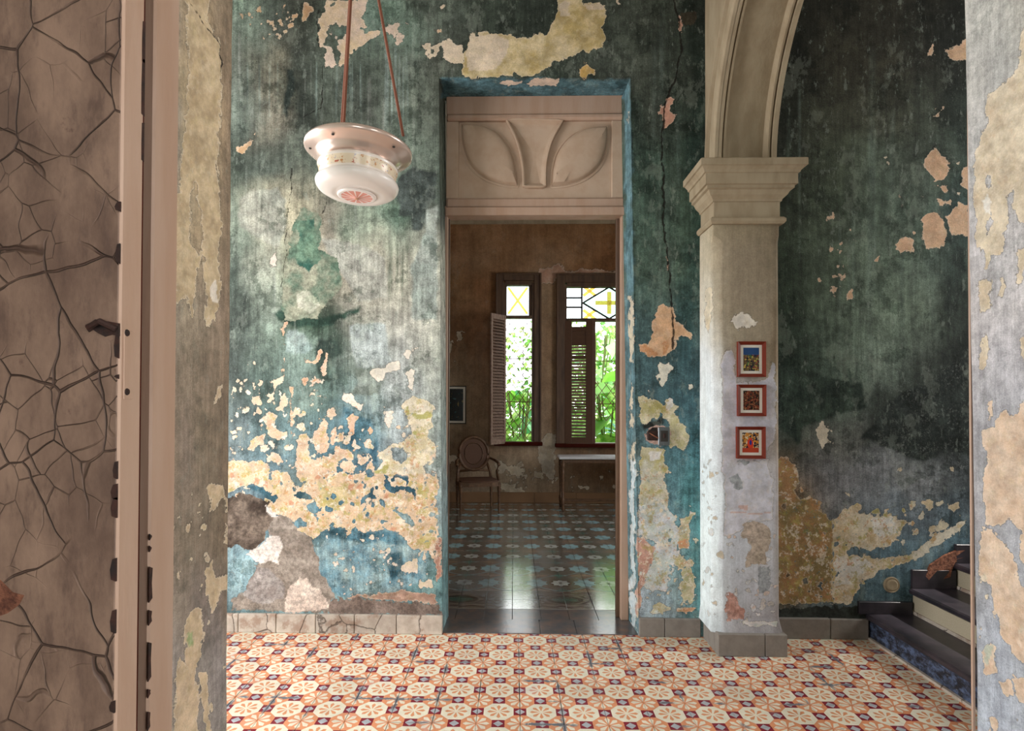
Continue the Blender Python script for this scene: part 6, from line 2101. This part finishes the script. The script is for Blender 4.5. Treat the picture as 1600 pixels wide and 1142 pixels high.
YPF = YP - .002
for i, (px0, px1, py0, py1, lab) in enumerate(((1151, 1194.5, 534, 589, 'red-brown framed picture of dark flowers, topmost of three on the pier'), (1151, 1195, 601, 650, 'red-brown framed dark brown picture, middle of three on the pier'), (1149.5, 1194, 666.5, 716, 'red-brown framed picture with a bright red figure, lowest of three on the pier'))):
    a_, b_ = atY(px0, py1, YPF), atY(px1, py0, YPF)
    picture('picture', lab, float(a_[0]), float(b_[0]), float(a_[2]), float(b_[2]), YPF, .019, .016, M['mahogany'], m_art('small_print_%d' % i, i))
a_, b_ = atY(690, 662, YR), atY(728.5, 603, YR)
picture('picture', 'thin black framed dark print with white mat on the brown window wall', float(a_[0]), float(b_[0]), float(a_[2]), float(b_[2]), YR - .002, .012, .03, M['black'], m_art('dark_print', 3), .02)

# ------------------------------------------------------------------ broken switch box beside the doorway
c = atY(1036, 681, W)
sb = empty('switch_box', (float(c[0]), W - .006, float(c[2])))
tag(sb, 'grey metal switch plate hanging in a broken hole beside the doorway', 'switch')
s_ = .0355
MB().cbox((-s_, -.02, -.058), (s_, -.008, .056), .004).build('plate', M['steel'], sb)
MB().cbox((-s_ * .66, -.024, -.034), (s_ * .66, -.019, .034), .003).build('raised_panel', M['lead'], sb)
MB().cbox((-.008, -.036, -.012), (.008, -.022, .016), .003).build('toggle', M['rust'], sb)
for z_ in (-.047, .045):
    o = MB().lathe([(.0, .003), (.005, .0025), (.006, 0)], 10).build('screw', M['steel'], sb)
    o.rotation_euler = (math.pi / 2, 0, 0)
    o.location = (0, -.02, z_)
MB().cbox((-.10, -.010, -.028), (-.03, .01, .03), .006).build('open_box', M['rust'], sb)
MB().tube([(-.09, -.012, .02), (-.06, -.02, .0), (-.03, -.014, -.015)], .004, 6).build('wire', M['brick'], sb)

# ------------------------------------------------------------------ hanging lamp
YLm = 1.92
lc = atY(561, 238, YLm)
lamp = empty('ceiling_lamp', (float(lc[0]), YLm, float(lc[2])))
tag(lamp, 'tilted white glass ceiling lamp with pinkish metal dish hung on brown cords', 'lamp')
tilt = empty('body', (0, 0, 0), (math.radians(-2), math.radians(1.8), 0), lamp)
tilt.scale = (1, 1, .84)
R0_ = .179
dish = [(.02, .012), (.09, .016), (.15, .02), (R0_ - .008, .016), (R0_, .008), (R0_ + .001, -.002), (R0_ - .004, -.008), (R0_ - .018, -.014), (.148, -.024), (.138, -.028), (.136, -.036), (.130, -.040), (.128, -.046), (.118, -.05), (.114, -.058)]
MB().lathe(dish, 56).build('metal_dish', M['chrome'], tilt, True)
MB().lathe([(.112, -.05), (.121, -.052), (.121, -.06), (.114, -.064)], 48).build('gallery_ring', M['chrome'], tilt, True)


def m_band():
    t = T('painted_flower_band')
    x, y, z = t.xyz(t.local())
    th = t.math('ARCTAN2', y, x)
    v = t.comb(th * .13, z, 0.)
    n1_ = t.noise(48, 3, .6, vec=v)
    n2_ = t.noise(40, 3, .6, vec=t.vadd(v, (3, 2, 1)))
    inb = t.step((z + .095).abs(), .019, .016)
    c = t.mix(inb, '#e6dad0', '#e0cdb2')
    c = t.mix(t.step(n1_, .56, .62) * inb, c, '#c08a5a')
    c = t.mix(t.step(n2_, .60, .66) * inb, c, '#b0604a')
    c = t.mix(t.step(t.noise(80, 3, .6, vec=t.vadd(v, (8, 1, 1))), .6, .66) * inb, c, '#a9a0b0')
    return t.out(c, .22)


def m_medallion():
    t = T('pink_sunburst')
    x, y, z = t.xyz(t.local())
    th = t.math('ARCTAN2', y, x)
    rr = t.math('SQRT', x * x + y * y)
    k = (t.math('FLOORED_MODULO', th * (13 / 6.2832), 1.) - .5).abs()
    c = t.mix(t.step(k, .36, .40), '#d98f80', '#ecd9d2')
    c = t.mix(rr < .008, c, '#c08a70')
    c = t.mix(rr > .052, c, '#eee4de')
    return t.out(c, .25)


MB().lathe([(.11, -.058), (.126, -.06), (.133, -.066), (.135, -.072), (.132, -.078), (.129, -.095), (.127, -.112), (.125, -.118), (.122, -.122)], 56).build('shade_band', m_band(), tilt, True)
MB().lathe([(.12, -.12), (.128, -.122), (.136, -.128), (.139, -.137), (.137, -.148), (.130, -.160), (.116, -.170), (.09, -.177), (.064, -.180), (.062, -.176)], 56).build('glass_bowl', M['white_glass'], tilt, True)
MB().lathe([(.064, -.176), (.0655, -.183), (.061, -.187), (.055, -.186), (.03, -.189), (.009, -.191), (.006, -.195), (.0, -.196)], 48).build('medallion', m_medallion(), tilt, True)
for ang in (200, 255, 330):
    a_ = math.radians(ang)
    o = MB().lathe([(.0, .004), (.004, .003), (.005, 0)], 10).build('screw', M['lead'], tilt)
    rr = .158
    o.location = (rr * math.cos(a_), rr * math.sin(a_), -.019)
    o.rotation_euler = (math.pi, 0, 0)
apx = atY(558.6, -183, YLm + .05)
apex = (float(apx[0] - lc[0]), .05, float(apx[2] - lc[2]))
MB().tube([(0, 0, -.05), (0, 0, -.1)], .01, 8).build('socket', M['lead'], tilt)
for (px_, py_, dy) in ((537, 190, .10), (630, 208, .09), (534, 192, .11)):
    q_ = atY(px_, py_, YLm + dy)
    b_ = (float(q_[0] - lc[0]), dy, float(q_[2] - lc[2]) - .01)
    MB().tube([b_, tuple((np.array(b_) + np.array(apex)) / 2), apex], .0052, 8).build('cord', M['cord'], lamp, True)
MB().tube([apex, (apex[0], apex[1], HC - float(lc[2]) - .02)], .006, 8).build('rod', M['cord'], lamp)
MB().lathe([(.05, HC - float(lc[2])), (.05, HC - float(lc[2]) - .02), (.02, HC - float(lc[2]) - .05), (.0, HC - float(lc[2]) - .05)], 20, (apex[0], apex[1], 0)).build('ceiling_rose', M['cream'], lamp)
MB().lathe([(0, .012), (.011, .006), (.012, -.004), (.0, -.012)], 10, apex).build('ring', M['lead'], lamp)
